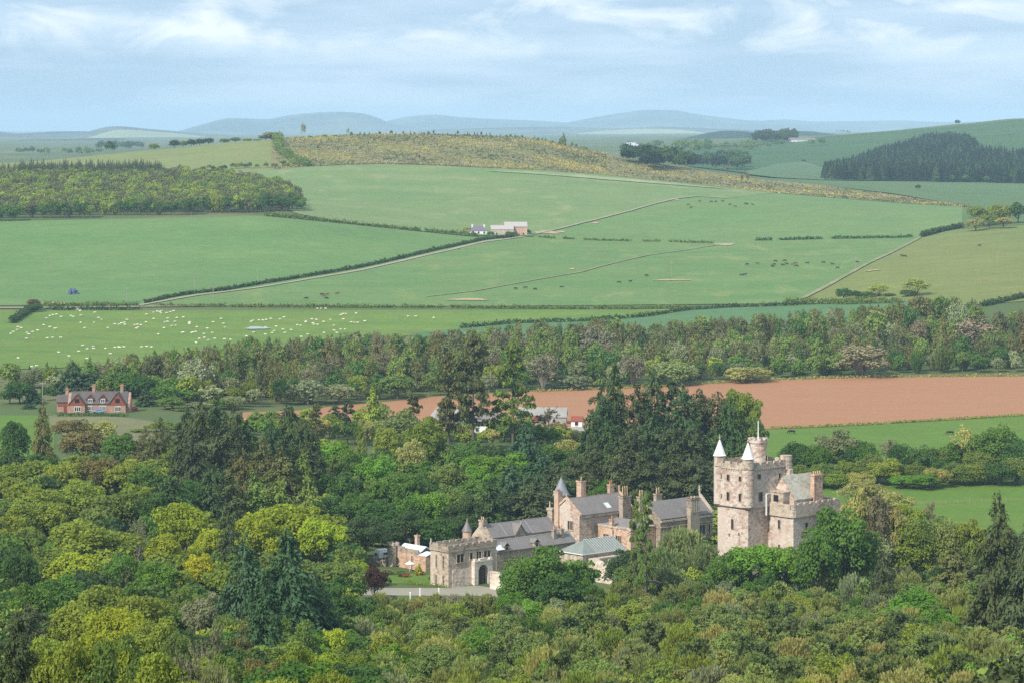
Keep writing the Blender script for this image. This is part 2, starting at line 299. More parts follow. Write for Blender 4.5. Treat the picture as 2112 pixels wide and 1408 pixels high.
ridge('hills', [(-300, 306), (0, 304), (120, 309), (220, 303), (330, 307), (420, 312), (560, 322)], 7200, 500, M_wood, 326, 21)
ridge('hills', [(-300, 297), (30, 298), (160, 301), (300, 296), (420, 301), (560, 306)], 9000, 600, M_hill, 312, 22)
ridge('hills', [(300, 285), (380, 270), (430, 255), (480, 244), (550, 246), (600, 238), (650, 233), (700, 231), (745, 234), (775, 242), (800, 252), (850, 262), (900, 272)], 24000, 2600, M_hill, 292, 4)
ridge('hills', [(740, 270), (800, 250), (850, 240), (895, 237), (950, 242), (1050, 247), (1120, 250), (1190, 254), (1240, 252), (1290, 258)], 27500, 2600, M_hill, 290, 5)
ridge('hills', [(1120, 262), (1180, 251), (1240, 240), (1290, 232), (1335, 227), (1390, 228), (1430, 235), (1490, 243), (1550, 249), (1600, 250), (1650, 256)], 27000, 2600, M_hill, 290, 6)
ridge('hills', [(1500, 262), (1560, 251), (1620, 247), (1680, 251), (1760, 250), (1850, 249), (1950, 252), (2100, 250), (2500, 247)], 30000, 2600, M_hill, 285, 7)
ridge('hills', [(820, 276), (900, 268), (1020, 264), (1150, 262), (1260, 265), (1380, 262), (1480, 266), (1600, 270)], 18500, 1500, M_hill, 284, 8)
ridge('hills', [(1190, 276), (1260, 269), (1340, 266), (1400, 268), (1450, 274)], 16500, 500, M_hillp, 282, 9)
ridge('hills', [(1340, 299), (1400, 288), (1440, 279), (1500, 270), (1545, 272), (1565, 282), (1600, 292)], 7600, 420, M_wood, 300, 10)
ridge('hills', [(1540, 292), (1600, 275), (1660, 271), (1710, 276), (1760, 284)], 8800, 420, M_wood, 294, 11)
ridge('hills', [(1160, 294), (1230, 286), (1300, 283), (1380, 286), (1440, 294)], 9500, 500, M_hill, 297, 12)

# ------------------------------------------------------------------ buildings
def stone(name, c, c2, c3, course=.35):
    return mat(name, c, noise=[(.28, .9, c2, (1, 1, 1), (.44, .54)), (.9, .95, c3, (1, 1, 1.6), (.48, .58)), (.14, .6, c2, (1, 1, .35), (.5, .58)), (3.2, .5, .72, (1, 1, 2.2), (.45, .6)), (7, .4, 1.25, (1, 1, 2), (.5, .6))], bump=(2.5, .8, .12))
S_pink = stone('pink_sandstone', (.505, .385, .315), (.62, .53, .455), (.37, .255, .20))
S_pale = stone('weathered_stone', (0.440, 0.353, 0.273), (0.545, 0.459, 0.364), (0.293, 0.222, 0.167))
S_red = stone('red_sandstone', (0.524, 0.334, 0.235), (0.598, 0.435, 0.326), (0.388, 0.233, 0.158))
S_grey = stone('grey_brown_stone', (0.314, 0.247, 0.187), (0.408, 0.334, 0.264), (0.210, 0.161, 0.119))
S_lime = stone('limewashed_stone', (0.607, 0.505, 0.412), (0.733, 0.646, 0.556), (0.440, 0.323, 0.249))
M_slate = mat('slate', (.195, .172, .155), noise=[(.5, .6, (.25, .225, .21), (1, 1, 1)), (2.5, .6, (.11, .10, .10), (.5, .5, 3)), (.2, .5, (.24, .20, .18), (2, .3, 1), (.5, .65))], rough=.55, spec=.4)
M_slate2 = mat('dark_slate', (.085, .078, .08), noise=[(.6, .6, (.14, .115, .10), (1, 1, 1))], rough=.6)
M_lead = mat('lead_flashing', (.42, .43, .45), rough=.5, spec=.4, noise=[(1, .5, .8, (1, 1, 1))])
M_white = mat('white_paint', (.80, .79, .76), noise=[(.8, .35, .85, (1, 1, 1))], rough=.6)
M_dark = mat('dark_glass_and_openings', (.018, .02, .023), rough=.25, spec=.5)
M_wooddoor = mat('weathered_timber', (.13, .095, .075), noise=[(1, .6, .6, (4, 4, .2))])
M_glassroof = mat('green_glass_roof', (.22, .24, .205), noise=[(.6, .6, (.15, .17, .145), (1, 1, 1))], rough=.3, spec=.5)
M_pot = mat('chimney_pot_clay', (.55, .38, .22), noise=[(2, .5, .75, (1, 1, 1))])
M_potred = mat('chimney_pot_red', (.50, .22, .12), noise=[(2, .5, .75, (1, 1, 1))])
M_tile = mat('red_tile', (.28, .085, .055), noise=[(1.2, .6, (.20, .055, .04), (1, 1, 2)), (5, .4, .7, (1, 1, 3))])
M_brick = mat('pinkish_brick', (.34, .20, .15), noise=[(1, .6, (.50, .33, .25), (1, 1, 1)), (4, .4, .7, (1, 1, 2))])
M_tin = mat('corrugated_roof', (.27, .26, .24), noise=[(.3, .7, (.36, .34, .31), (1, 1, 1)), (3, .3, .7, (4, .3, 1))], rough=.6)
M_iron = mat('black_iron', (.03, .03, .032), rough=.5)
M_pvc = mat('pale_sheet_roof', (.68, .74, .78), rough=.4, noise=[(.6, .5, (.5, .52, .52), (1, 1, 1))])

class MB:
    def __init__(s): s.v = []; s.f = []; s.m = []; s.mi = 0
    def add(s, vs, fs):
        b = len(s.v); s.v += [tuple(p) for p in vs]; s.f += [tuple(i+b for i in f) for f in fs]; s.m += [s.mi]*len(fs); return s
    def box(s, x0, x1, y0, y1, z0, z1):
        return s.add([(x0, y0, z0), (x1, y0, z0), (x1, y1, z0), (x0, y1, z0), (x0, y0, z1), (x1, y0, z1), (x1, y1, z1), (x0, y1, z1)],
                     [(0, 3, 2, 1), (4, 5, 6, 7), (0, 1, 5, 4), (1, 2, 6, 5), (2, 3, 7, 6), (3, 0, 4, 7)])
    def prism(s, pts, z0, z1, top=None):
        n = len(pts); tp = top or pts
        return s.add([(x, y, z0) for x, y in pts]+[(x, y, z1) for x, y in tp], [tuple(range(n-1, -1, -1)), tuple(range(n, 2*n))]+[(i, (i+1) % n, (i+1) % n+n, i+n) for i in range(n)])
    def cyl(s, x, y, z0, z1, r0, r1=None, n=14):
        r1 = r0 if r1 is None else r1
        a = [(x+r0*math.cos(2*math.pi*i/n), y+r0*math.sin(2*math.pi*i/n)) for i in range(n)]; b = [(x+r1*math.cos(2*math.pi*i/n), y+r1*math.sin(2*math.pi*i/n)) for i in range(n)]
        return s.prism(a, z0, z1, b)
    def gable(s, x0, x1, y0, y1, z0, z1, ax='x', over=0.0):
        """solid gable roof/wall wedge, ridge along ax"""
        if ax == 'x':
            ym = (y0+y1)/2; return s.add([(x0-over, y0, z0), (x1+over, y0, z0), (x1+over, y1, z0), (x0-over, y1, z0), (x0-over, ym, z1), (x1+over, ym, z1)], [(0, 3, 2, 1), (0, 1, 5, 4), (2, 3, 4, 5), (0, 4, 3), (1, 2, 5)])
        xm = (x0+x1)/2; return s.add([(x0, y0-over, z0), (x1, y0-over, z0), (x1, y1+over, z0), (x0, y1+over, z0), (xm, y0-over, z1), (xm, y1+over, z1)], [(0, 3, 2, 1), (0, 4, 5, 3), (1, 2, 5, 4), (0, 1, 4), (2, 3, 5)])
    def slopes(s, x0, x1, y0, y1, z0, z1, th=.18, ax='x', hip0=0.0, hip1=0.0):
        """two roof planes with thickness (hips optional)"""
        if ax == 'x':
            ym = (y0+y1)/2; a, b = x0+hip0, x1-hip1
            lo = [(x0, y0, z0), (x1, y0, z0), (x1, y1, z0), (x0, y1, z0), (a, ym, z1), (b, ym, z1)]
        else:
            xm = (x0+x1)/2; a, b = y0+hip0, y1-hip1
            lo = [(x1, y0, z0), (x1, y1, z0), (x0, y1, z0), (x0, y0, z0), (xm, a, z1), (xm, b, z1)]
        up = [(x, y, z+th) for x, y, z in lo]
        fs = [(6, 7, 11, 10), (8, 9, 10, 11), (0, 1, 7, 6), (2, 3, 9, 8), (0, 4, 5, 1), (2, 5, 4, 3)]
        fs += [(6, 10, 9), (3, 0, 6, 9), (0, 3, 4)] if hip0 else [(0, 6, 10, 4), (3, 4, 10, 9)]
        fs += [(7, 8, 11), (1, 2, 8, 7), (1, 5, 2)] if hip1 else [(1, 5, 11, 7), (2, 8, 11, 5)]
        return s.add(lo+up, fs)
    def build(s, name, mats, parent=None, smooth=False):
        me = bpy.data.meshes.new(name); me.from_pydata(s.v, [], s.f)
        for m in (mats if isinstance(mats, (list, tuple)) else [mats]): me.materials.append(m)
        me.polygons.foreach_set('material_index', s.m); me.update()
        return obj(name, me, parent)
TH = math.radians(42)
def place(px, py, z): Y = (EYE-z)*F/(py-HY); return ((px-CX)/F*Y, Y)
def root(name, px, py, z, label, cat, rz=TH, base=None, group=None):
    x, y = place(px, py, z); b = gz(x, y) if base is None else base
    return empty(name, (x, y, b), rz, label, cat, group)
def win(parent, face, pos, u0, z, w, h, mullions=1, frame=S_pale, fw=.16, name='window', pane=M_dark, arch=False):
    """window on a wall lying on plane face ('-x','-y','+x') at pos, centred on u0, sill z; frame stands proud, the pane lies back in it"""
    f = MB(); g = MB(); d = .16
    def bx(mb, ua, ub, za, zb, d0, d1):
        if face == '-x': mb.box(pos-d1, pos-d0, ua, ub, za, zb)
        elif face == '+x': mb.box(pos+d0, pos+d1, ua, ub, za, zb)
        elif face == '-y': mb.box(ua, ub, pos-d1, pos-d0, za, zb)
        else: mb.box(ua, ub, pos+d0, pos+d1, za, zb)
    a, b = u0-w/2, u0+w/2
    bx(f, a-fw, a, z-fw, z+h+fw, -.05, d); bx(f, b, b+fw, z-fw, z+h+fw, -.05, d); bx(f, a, b, z-fw, z, -.05, d+.03); bx(f, a, b, z+h, z+h+fw, -.05, d)
    for k in range(mullions):
        um = a+(b-a)*(k+1)/(mullions+1); bx(f, um-.07, um+.07, z, z+h, .0, d-.04)
    bx(g, a, b, z, z+h, -.05, .012)
    o = f.build(name, frame, parent); g.build('pane', pane, o); return o
def chimney(parent, x, y, z0, z1, w, d, pots=2, st=S_pink, pm=M_pot, ph=.9, lead=True):
    m = MB(); m.box(x-w/2, x+w/2, y-d/2, y+d/2, z0, z1); m.box(x-w/2-.14, x+w/2+.14, y-d/2-.14, y+d/2+.14, z1-.35, z1); m.box(x-w/2-.08, x+w/2+.08, y-d/2-.08, y+d/2+.08, z0+(z1-z0)*.35, z0+(z1-z0)*.35+.2)
    c = m.build('chimney', st, parent)
    for k in range(pots):
        t_ = (k+.5)/pots-.5; px_, py_ = (x+t_*w*.8, y) if w >= d else (x, y+t_*d*.8)
        MB().cyl(px_, py_, z1, z1+ph, .2, .15, 8).build('chimney_pot', pm, c)
    return c
def crenel(m, x0, x1, y0, y1, z, h=.6, th=.5, w=1.1, gap=.7, sides='nsew'):
    def run(a, b):
        n_ = max(1, int((b-a+gap)/(w+gap))); ww = (b-a-(n_-1)*gap)/n_
        return [(a+i*(ww+gap), a+i*(ww+gap)+ww) for i in range(n_)]
    if 's' in sides: [m.box(a, b, y0, y0+th, z, z+h) for a, b in run(x0, x1)]
    if 'n' in sides: [m.box(a, b, y1-th, y1, z, z+h) for a, b in run(x0, x1)]
    if 'w' in sides: [m.box(x0, x0+th, a, b, z, z+h) for a, b in run(y0+th+gap, y1-th-gap)]
    if 'e' in sides: [m.box(x1-th, x1, a, b, z, z+h) for a, b in run(y0+th+gap, y1-th-gap)]
def parapet(m, x0, x1, y0, y1, z0, z1, th=.5):
    m.box(x0, x1, y0, y0+th, z0, z1); m.box(x0, x1, y1-th, y1, z0, z1); m.box(x0, x0+th, y0+th, y1-th, z0, z1); m.box(x1-th, x1, y0+th, y1-th, z0, z1)

# ---- the tower house: high block with turrets, lower wing towards the viewer's right
T = root('castle_tower', 1543, 1202, 0, 'tall pink stone tower house with two white cone roofs and a flagpole', 'castle tower', base=-1.0)
m = MB(); m.box(0, 14.2, 0, 10.2, 0, 19.4); m.build('wall', S_pink, T)
m = MB(); m.box(-.45, 14.65, -.45, 10.65, 19.4, 28.3)
m.box(-.6, 14.8, -.6, 10.8, 19.15, 19.55)                                    # string course
for cx_, cy_ in ((0.35, 0.35), (0.35, 9.85)): m.cyl(cx_, cy_, 18.6, 19.4, .5, 1.45, 20); m.cyl(cx_, cy_, 19.4, 28.3, 1.45, n=20)
m.build('upper_wall', S_pink, T)
m = MB(); m.box(-.7, 14.9, -.7, 10.9, 28.3, 28.62)
for k in range(19): m.box(-.35+k*.8, -.0+k*.8, -.62, -.45, 27.9, 28.3)
for k in range(12): m.box(-.62, -.45, .3+k*.8, .65+k*.8, 27.9, 28.3)
parapet(m, -.62, 14.82, -.62, 10.82, 28.62, 29.5, .45); crenel(m, -.62, 14.82, -.62, 10.82, 29.5, .55, .45, 1.5, .7)
m.build('parapet', S_pale, T)
for k, (cx_, cy_) in enumerate(((0.35, 0.35), (0.35, 9.85))):
    m = MB(); m.cyl(cx_, cy_, 28.62, 30.9, 1.42, 1.4, 20); m.cyl(cx_, cy_, 30.9, 31.1, 1.55, 1.55, 20); o = m.build('turret', S_pale, T)
    m = MB(); m.cyl(cx_, cy_, 31.1, 31.4, 1.66, 1.45, 20); m.cyl(cx_, cy_, 31.4, 35.0, 1.45, .1, 20); m.build('cone_roof', M_white, o)
    m = MB(); m.cyl(cx_, cy_, 34.9, 35.4, .12, .25, 8); m.cyl(cx_, cy_, 35.4, 35.7, .25, .1, 8); m.cyl(cx_, cy_, 35.7, 36.4, .07, .05, 6); m.build('finial', S_pale, o)
m = MB(); m.cyl(13.9, .3, 27.6, 30.9, 1.5, n=20); m.cyl(13.9, .3, 26.9, 27.6, .6, 1.5, 20); m.build('open_turret', S_pale, T)
m = MB(); m.cyl(10.2, 6.2, 28.0, 33.5, 2.0, 2.0, 22); m.cyl(10.2, 6.2, 33.5, 33.9, 2.0, 2.25, 22); m.cyl(10.2, 6.2, 33.9, 34.6, 2.25, 2.25, 22)
for k in range(9):
    a_ = 2*math.pi*k/9; m.box(10.2+2.0*math.cos(a_)-.35, 10.2+2.0*math.cos(a_)+.35, 6.2+2.0*math.sin(a_)-.35, 6.2+2.0*math.sin(a_)+.35, 34.6, 35.0)
st_ = m.build('stair_turret', S_pink, T)
win(st_, '-y', 4.24, 10.9, 29.2, .6, 1.6, 0)
m = MB(); m.cyl(10.0, 6.0, 34.5, 39.2, .16, .1, 8); m.build('flagpole', M_white, T)
m = MB(); m.box(13.2, 14.5, -1.5, -.45, 22.0, 27.5); m.add([(13.2, -1.5, 27.5), (14.5, -1.5, 27.5), (14.5, -.45, 27.5), (13.2, -.45, 27.5), (13.2, -.46, 28.1), (14.5, -.46, 28.1)], [(0, 1, 5, 4), (0, 4, 3), (1, 2, 5)]); m.box(13.2, 14.5, -2.6, -1.5, 20.5, 25.3); m.add([(13.2, -2.6, 25.3), (14.5, -2.6, 25.3), (14.5, -1.5, 25.3), (13.2, -1.5, 25.3), (13.2, -1.5, 26.6), (14.5, -1.5, 26.6)], [(0, 1, 5, 4), (0, 4, 3), (1, 2, 5), (2, 3, 4, 5)])
m.build('stepped_buttress', S_pink, T)
m = MB(); m.box(7.3, 9.6, -4.8, -.45, 19.55, 22.6); m.box(7.2, 9.7, -4.9, -.45, 22.6, 22.85); m.build('stair_head', S_pale, T)
m = MB(); m.box(7.28, 7.31, -3.2, -1.6, 20.4, 22.0); m.build('doorway', M_dark, T)  # flat dark sheet painting the shade inside the opening, no glass
m = MB(); m.box(5.6, 5.9, -.85, -.45, 17.0, 22.2); m.box(5.9, 8.2, -.85, -.62, 22.1, 22.35); m.build('waste_pipe', M_white, T)
for u0, z, w, h in ((2.2, 26.2, .7, 1.1), (6.2, 26.0, .7, 1.4), (8.6, 26.4, .55, 1.0)): win(T, '-x', -.45, u0, z-.6, w, h, 0, S_grey, .1)
for u0, z, w, h in ((2.2, 20.7, .7, 1.8), (6.2, 20.6, .7, 1.9), (8.6, 21.0, .5, .9)): win(T, '-x', -.45, u0, z, w, h, 0, S_grey, .1)
win(T, '-x', 0, 5.2, 13.6, .65, 2.4, 0, S_grey, .1); win(T, '-x', 0, 4.6, 6.2, 1.3, 1.4, 0, S_grey, .1); win(T, '-x', 0, 6.2, 11.9, .3, .5, 0, S_grey, .1); win(T, '-x', 0, 3.0, 12.4, .3, .5, 0, S_grey, .1)
win(T, '-y', -.45, 3.9, 20.6, 1.2, 2.2, 0, S_grey, .1); win(T, '-y', -.45, 3.4, 26.0, .9, 1.1, 0, S_grey, .1); win(T, '-y', -.45, 10.6, 25.6, .7, 1.2, 0, S_grey, .1); win(T, '-y', 0, 5.2, 9.0, .7, 1.0, 0, S_grey, .1)
# wing
m = MB(); m.box(7.2, 23.4, -8.2, 2.0, 0, 17.2); wg = m.build('wing', S_pink, T)
m = MB(); m.prism([(7.6, -8.65), (23.9, -8.65), (23.9, 2.2), (6.75, 2.2), (6.75, -7.8), (6.9, -8.35)], 17.0, 17.5); m.prism([(7.7, -8.6), (23.8, -8.6), (23.8, 2.2), (6.85, 2.2), (6.85, -7.7), (7.0, -8.3)], 17.5, 19.0)
pw = MB(); pw.box(7.5, 23.8, -8.6, -8.1, 19.0, 20.1); pw.box(6.85, 7.35, -7.5, 1.5, 19.0, 20.1); pw.box(23.3, 23.8, -8.1, 2.0, 19.0, 20.3); pw.cyl(7.45, -7.95, 19.0, 20.1, .62, n=12)
for k in range(7): pw.box(8.6+k*2.2, 10.0+k*2.2, -8.6, -8.15, 20.1, 20.45)
m.v += []; o = m.build('wing_cornice', S_pale, T); pw.build('wing_parapet', S_pale, T)
m = MB(); m.box(9.6, 20.5, -6.2, 1.6, 19.0, 20.8); m.gable(9.6, 20.5, -6.2, 1.6, 20.8, 26.0, 'x'); ch_ = m.build('cap_house', S_pink, T)
m = MB(); m.slopes(9.9, 20.2, -6.5, 1.9, 20.75, 26.3, .2, 'x'); m.build('roof', stone('stone_slab_roof', (.40, .37, .30), (.48, .45, .38), (.3, .28, .2)), ch_)
win(T, '-y', -6.2, 16.6, 19.6, 1.3, 1.3, 0); 
c_ = MB(); c_.box(16.2, 19.2, -6.9, -5.6, 19.0, 26.2); c_.box(16.0, 19.4, -7.1, -5.4, 26.2, 26.6); c_.box(16.1, 16.35, -6.95, -6.9, 19, 26); cc = c_.build('chimney', S_red, T)
for k in range(4): MB().cyl(16.6+k*.75, -6.25, 26.6, 27.3, .22, .17, 8).build('chimney_pot', M_pot, cc)
win(T, '-x', 7.2, -3.6, 14.0, .6, 2.0, 0, S_grey, .1); win(T, '-x', 7.2, -3.6, 5.6, .45, 4.4, 0, S_grey, .1); win(T, '-y', -8.2, 11.8, 12.6, .8, 2.8, 0, S_grey, .1); win(T, '-y', -8.2, 18.0, 11.0, 1.0, 2.0, 1, S_grey, .1)
m = MB(); m.prism([(9.5, -11.5), (22, -11.5), (22, -8.2), (9.5, -8.2)], 0, 5.0, [(9.5, -9.2), (22, -9.2), (22, -8.2), (9.5, -8.2)]); m.build('lean_to', S_grey, T)

# ---- gatehouse
G = root('gatehouse', 925, 1212, 0, 'square crenellated gatehouse with a tall arched gateway at the left end of the castle', 'gatehouse', base=-.7)
m = MB(); m.box(0, 15.3, 0, 6.7, 0, 9.4); m.build('wall', S_pale, G)
m = MB(); parapet(m, -.15, 15.45, -.15, 6.85, 9.4, 10.5, .5); crenel(m, -.15, 15.45, -.15, 6.85, 10.5, .45, .5, 1.4, .6); m.box(-.25, 15.55, -.25, -.15, 9.2, 9.45); m.box(-.25, -.15, -.15, 6.85, 9.2, 9.45); m.build('parapet', S_grey, G)
MB().box(.35, 14.95, .35, 6.35, 9.4, 9.6).build('flat_roof', M_lead, G)
MB().cyl(.1, 6.6, 10.5, 12.0, .25, .1, 8).build('finial', S_pale, G)
m = MB(); m.box(1.2, 7.6, -.12, 0, 0, 4.9); m.box(7.6, 12.4, -1.4, 0, 0, 0.01)
m.build('limewash_panel', S_lime, G)
# arched porch (real opening)
m = MB(); x0, x1, xa, xb, zs, zt = 7.3, 13.1, 8.5, 11.7, 3.7, 6.2; yf = -1.2
arch = [(xa+(xb-xa)*(1-math.cos(math.pi*i/10))/2, zs+1.75*math.sin(math.pi*i/10)) for i in range(11)]
m.box(x0, xa, yf, 0, 0, zs); m.box(xb, x1, yf, 0, 0, zs)
for (ax_, az), (bx_, bz) in zip(arch[:-1], arch[1:]):
    m.add([(ax_, yf, az), (bx_, yf, bz), (bx_, yf, zt), (ax_, yf, zt), (ax_, 0, az), (bx_, 0, bz), (bx_, 0, zt), (ax_, 0, zt)], [(0, 1, 2, 3), (0, 4, 5, 1), (3, 2, 6, 7)])
m.box(x0, xa, yf, 0, zs, zt); m.box(xb, x1, yf, 0, zs, zt); m.box(x0-.1, x1+.1, yf-.15, 0, zt, zt+.35); m.box(9.0, 11.2, yf-.1, -.5, zt+.35, zt+.8); m.box(x0, x0+.9, yf, -.5, zt+.35, zt+.8); m.box(x1-.9, x1, yf, -.5, zt+.35, zt+.8)
m.build('porch', S_lime, G)
m = MB(); m.box(8.5, 11.7, -.08, .0, 0, 5.4); m.build('gateway', M_dark, G)  # dark sheet on the solid wall paints the shaded passage, no glass
m = MB(); m.box(9.0, 10.0, -.28, -.2, 0, 5.1); m.box(10.2, 11.2, -.28, -.2, 0, 5.1); [m.box(8.6+k*.31, 8.66+k*.31, -.34, -.28, 0, 4.2) for k in range(10)]; m.build('gate', M_wooddoor, G)
for u0, w, mu in ((3.7, 2.2, 1), (7.2, .9, 0), (9.6, 1.6, 1), (12.3, 2.2, 1)): win(G, '-y', 0, u0, 6.5 if w > 1 else 6.9, w, 2.0 if w > 1 else 1.6, mu, S_pale, .2)
for u0 in (1.8, 4.4): win(G, '-x', 0, u0, 5.2, .35, 3.0, 0, S_pale, .1); win(G, '-x', 0, u0, .8, .35, 2.6, 0, S_pale, .1)
def thing_mesh(name, m, mats, px, py, z, label, cat, rz=TH, base=None, group=None):
    x, y = place(px, py, z); o = m.build(name, mats); o.location = (x, y, gz(x, y) if base is None else base); o.rotation_euler = (0, 0, rz); return tag(o, label, cat, group)
# walls running from the gatehouse
m = MB(); m.box(-.3, .3, -12, 0, 0, 3.9); m.box(-.4, .4, -3, 0, 3.9, 4.2); m.box(-.3, .3, -12, -9, 3.9, 3.9)
m.v += []; thing_mesh('courtyard_wall', m, S_lime, 1012, 1213, 0, 'pale lime washed wall running down from the gate arch behind the leafy tree', 'wall')
x, y = place(1262, 1205, 0)
m = MB(); m.prism([(-.5, -3), (.5, -3), (.5, 4.5), (-.5, 4.5)], 0, 4.6); m.prism([(-.5, -3), (.5, -3), (.5, .6), (-.5, .6)], 4.6, 6.2, [(-.5, -2.6), (.5, -2.6), (.5, .2), (-.5, .2)]); m.prism([(-.5, 2), (.5, 2), (.5, 4.5), (-.5, 4.5)], 4.6, 5.5, [(-.4, 3), (.4, 3), (.4, 4.2), (-.4, 4.2)]); m.box(-.5, 4.5, -3.9, -3, 0, 5.4)
thing_mesh('ruined_wall', m, S_lime, 1258, 1203, 0, 'broken pale stone wall fragment below the green glass roof', 'ruined wall', base=-.3)

# ---- low range left of the gatehouse
R = root('garden_range', 878, 1180, 0, 'low sunlit stone range with a round corner turret left of the gatehouse', 'outbuilding', base=-.2)
m = MB(); m.box(0, 4.5, 0, 12.0, 0, 4.2); m.box(-.08, 0, 0, 12.0, 2.9, 3.1); m.build('wall', S_red, R)
m = MB(); m.cyl(-.1, 12.6, 0, 5.6, 1.45, n=18); m.cyl(-.1, 12.6, 5.6, 5.9, 1.6, n=18); [m.box(-.1+1.25*math.cos(a)-.3, -.1+1.25*math.cos(a)+.3, 12.6+1.25*math.sin(a)-.3, 12.6+1.25*math.sin(a)+.3, 5.9, 6.4) for a in (0, 1.05, 2.1, 3.14, 4.2, 5.25)]; m.build('corner_turret', S_pale, R)
m = MB(); m.box(0, .45, 3.0, 11.4, 4.2, 5.4); m.box(0, .5, 8.5, 11.4, 5.4, 5.7); m.build('parapet', S_grey, R)
m = MB(); m.slopes(.5, 5.2, 3, 11.6, 4.5, 5.9, .15, 'y'); m.build('roof', M_pvc, R)
m = MB(); m.slopes(.2, 4.6, -.2, 3.0, 4.2, 4.9, .12, 'y', 0, .5); m.build('porch_roof', M_pvc, R)
chimney(R, 3.6, 7.5, 4.2, 8.4, .9, .9, 1, S_red, M_potred, .3)
MB().box(-.14, -.02, 10.9, 11.15, 0, 5.6).build('drainpipe', M_iron, R); MB().box(-.14, -.02, 5.2, 5.35, 0, 3.8).build('drainpipe', M_iron, R)
m = MB(); m.box(-.25, .25, 0, 9, 0, 2.3); m.box(-.3, .3, 0, 9, 2.3, 2.45); thing_mesh('garden_wall', m, S_grey, 796, 1170, 0, 'low dark brown wall running left from the round corner turret', 'wall', base=-.1, rz=math.radians(70))
V_ = root('white_caravan', 789, 1160, 0, 'small white caravan parked beside the round corner turret', 'caravan', base=1.0)
m = MB(); m.prism([(-2, -1), (2, -1), (2, 1), (-2, 1)], .5, 1.6); m.prism([(-2, -1), (2, -1), (2, 1), (-2, 1)], 1.6, 2.5, [(-1.6, -.9), (1.6, -.9), (1.6, .9), (-1.6, .9)]); m.build('body', M_white, V_)
win(V_, '-x', -2.0, 0, 1.2, 1.1, .6, 0, M_white, .06); win(V_, '-y', -1.0, 0, 1.2, 1.2, .6, 0, M_white, .06)
for sx in (-.5, .5): MB().box(sx-.3, sx+.3, -1.05, -.85, 0, .6).build('wheel', M_iron, V_)

# ---- stable ranges behind the gatehouse
B = root('stable_range', 1024, 1137, 4.6, 'long low slate roofed range with two dormers behind the gatehouse', 'stable building', base=0)
m = MB(); m.box(0, 27, 0, 5.6, 0, 4.6); m.gable(0, 27, 0, 5.6, 4.6, 6.6, 'x'); m.build('wall', S_grey, B)
m = MB(); m.slopes(-.2, 27.2, -.35, 5.95, 4.4, 6.75, .16, 'x'); m.build('roof', M_slate, B)
m = MB(); m.box(-.2, 27.2, 2.7, 2.9, 6.85, 7.0); m.build('ridge_tiles', M_lead, B)
for xx in (3.2, 13.4):
    m = MB(); m.box(xx-.8, xx+.8, -.2, 1.8, 4.6, 5.6); d_ = m.build('dormer', S_pale, B); m = MB(); m.slopes(xx-1.05, xx+1.05, -.45, 2.3, 5.55, 6.5, .12, 'y'); m.build('dormer_roof', M_slate, d_); win(d_, '-y', -.2, xx, 4.65, .9, .9, 0)
m = MB(); m.slopes(-.0, 2.6, -.4, 2.5, 4.9, 5.9, .1, 'x'); m.build('skylight', M_pvc, B)
for xx in (5.5, 9, 12.5, 17): win(B, '-y', 0, xx, 1.2, 1.1, 1.5, 1)
for k_, xx in enumerate((21.0, 23.6)): chimney(B, xx, 1.6, 4.6, 8.0, .9, .9, 1, S_grey)
B2 = root('coach_house', 1012, 1109, 5.5, 'slate roofed coach house with slim cone turret and end chimney behind the stables', 'coach house', base=0)
m = MB(); m.box(0, 23, 0, 6.5, 0, 5.5); m.gable(0, 23, 0, 6.5, 5.5, 8.2, 'x'); m.build('wall', S_pale, B2)
m = MB(); m.slopes(.3, 23.2, -.3, 6.8, 5.35, 8.35, .16, 'x'); m.build('roof', M_slate, B2)
m = MB(); m.box(9, 9.2, -.32, 3.2, 5.4, 5.5); 
m = MB(); m.box(.3, 23, 3.15, 3.35, 8.45, 8.6); [m.add([(q, -.3, 5.55), (q+.16, -.3, 5.55), (q+.16, 3.25, 8.6), (q, 3.25, 8.6)], [(0, 1, 2, 3)]) for q in (5.5, 14.4)]; m.build('ridge_tiles', M_lead, B2)
m = MB(); m.box(8.2, 11.6, -.5, 3.0, 4, 5.6); m.gable(8.2, 11.6, -.5, -.1, 5.6, 8.1, 'y'); d_ = m.build('gable_dormer', S_grey, B2); m = MB(); m.slopes(7.9, 11.9, -.7, 3.3, 5.5, 8.2, .14, 'y'); m.build('dormer_roof', M_slate, d_); MB().cyl(9.9, -.6, 8.2, 9.0, .12, .2, 8).build('finial', M_pot, d_)
m = MB(); m.box(-.5, .5, -.2, 6.7, 0, 5.6); m.add([(-.5, -.2, 5.6), (.5, -.2, 5.6), (.5, 6.7, 5.6), (-.5, 6.7, 5.6), (-.5, 3.2, 9.0), (.5, 3.2, 9.0)], [(0, 4, 3), (1, 2, 5), (0, 1, 5, 4), (2, 3, 4, 5)]); m.build('end_gable', S_pale, B2)
chimney(B2, 0.1, 3.2, 8.0, 9.9, 1.1, 1.7, 2, S_pale, M_pot, .8)
m = MB(); m.cyl(-1.2, 7.8, 0, 6.6, 1.15, n=16); tt = m.build('slim_turret', S_red, B2); m = MB(); m.cyl(-1.2, 7.8, 6.6, 9.3, 1.4, .06, 16); m.build('cone_roof', M_slate, tt); MB().cyl(-1.2, 7.8, 9.2, 9.9, .12, .1, 6).build('finial', S_pale, tt)

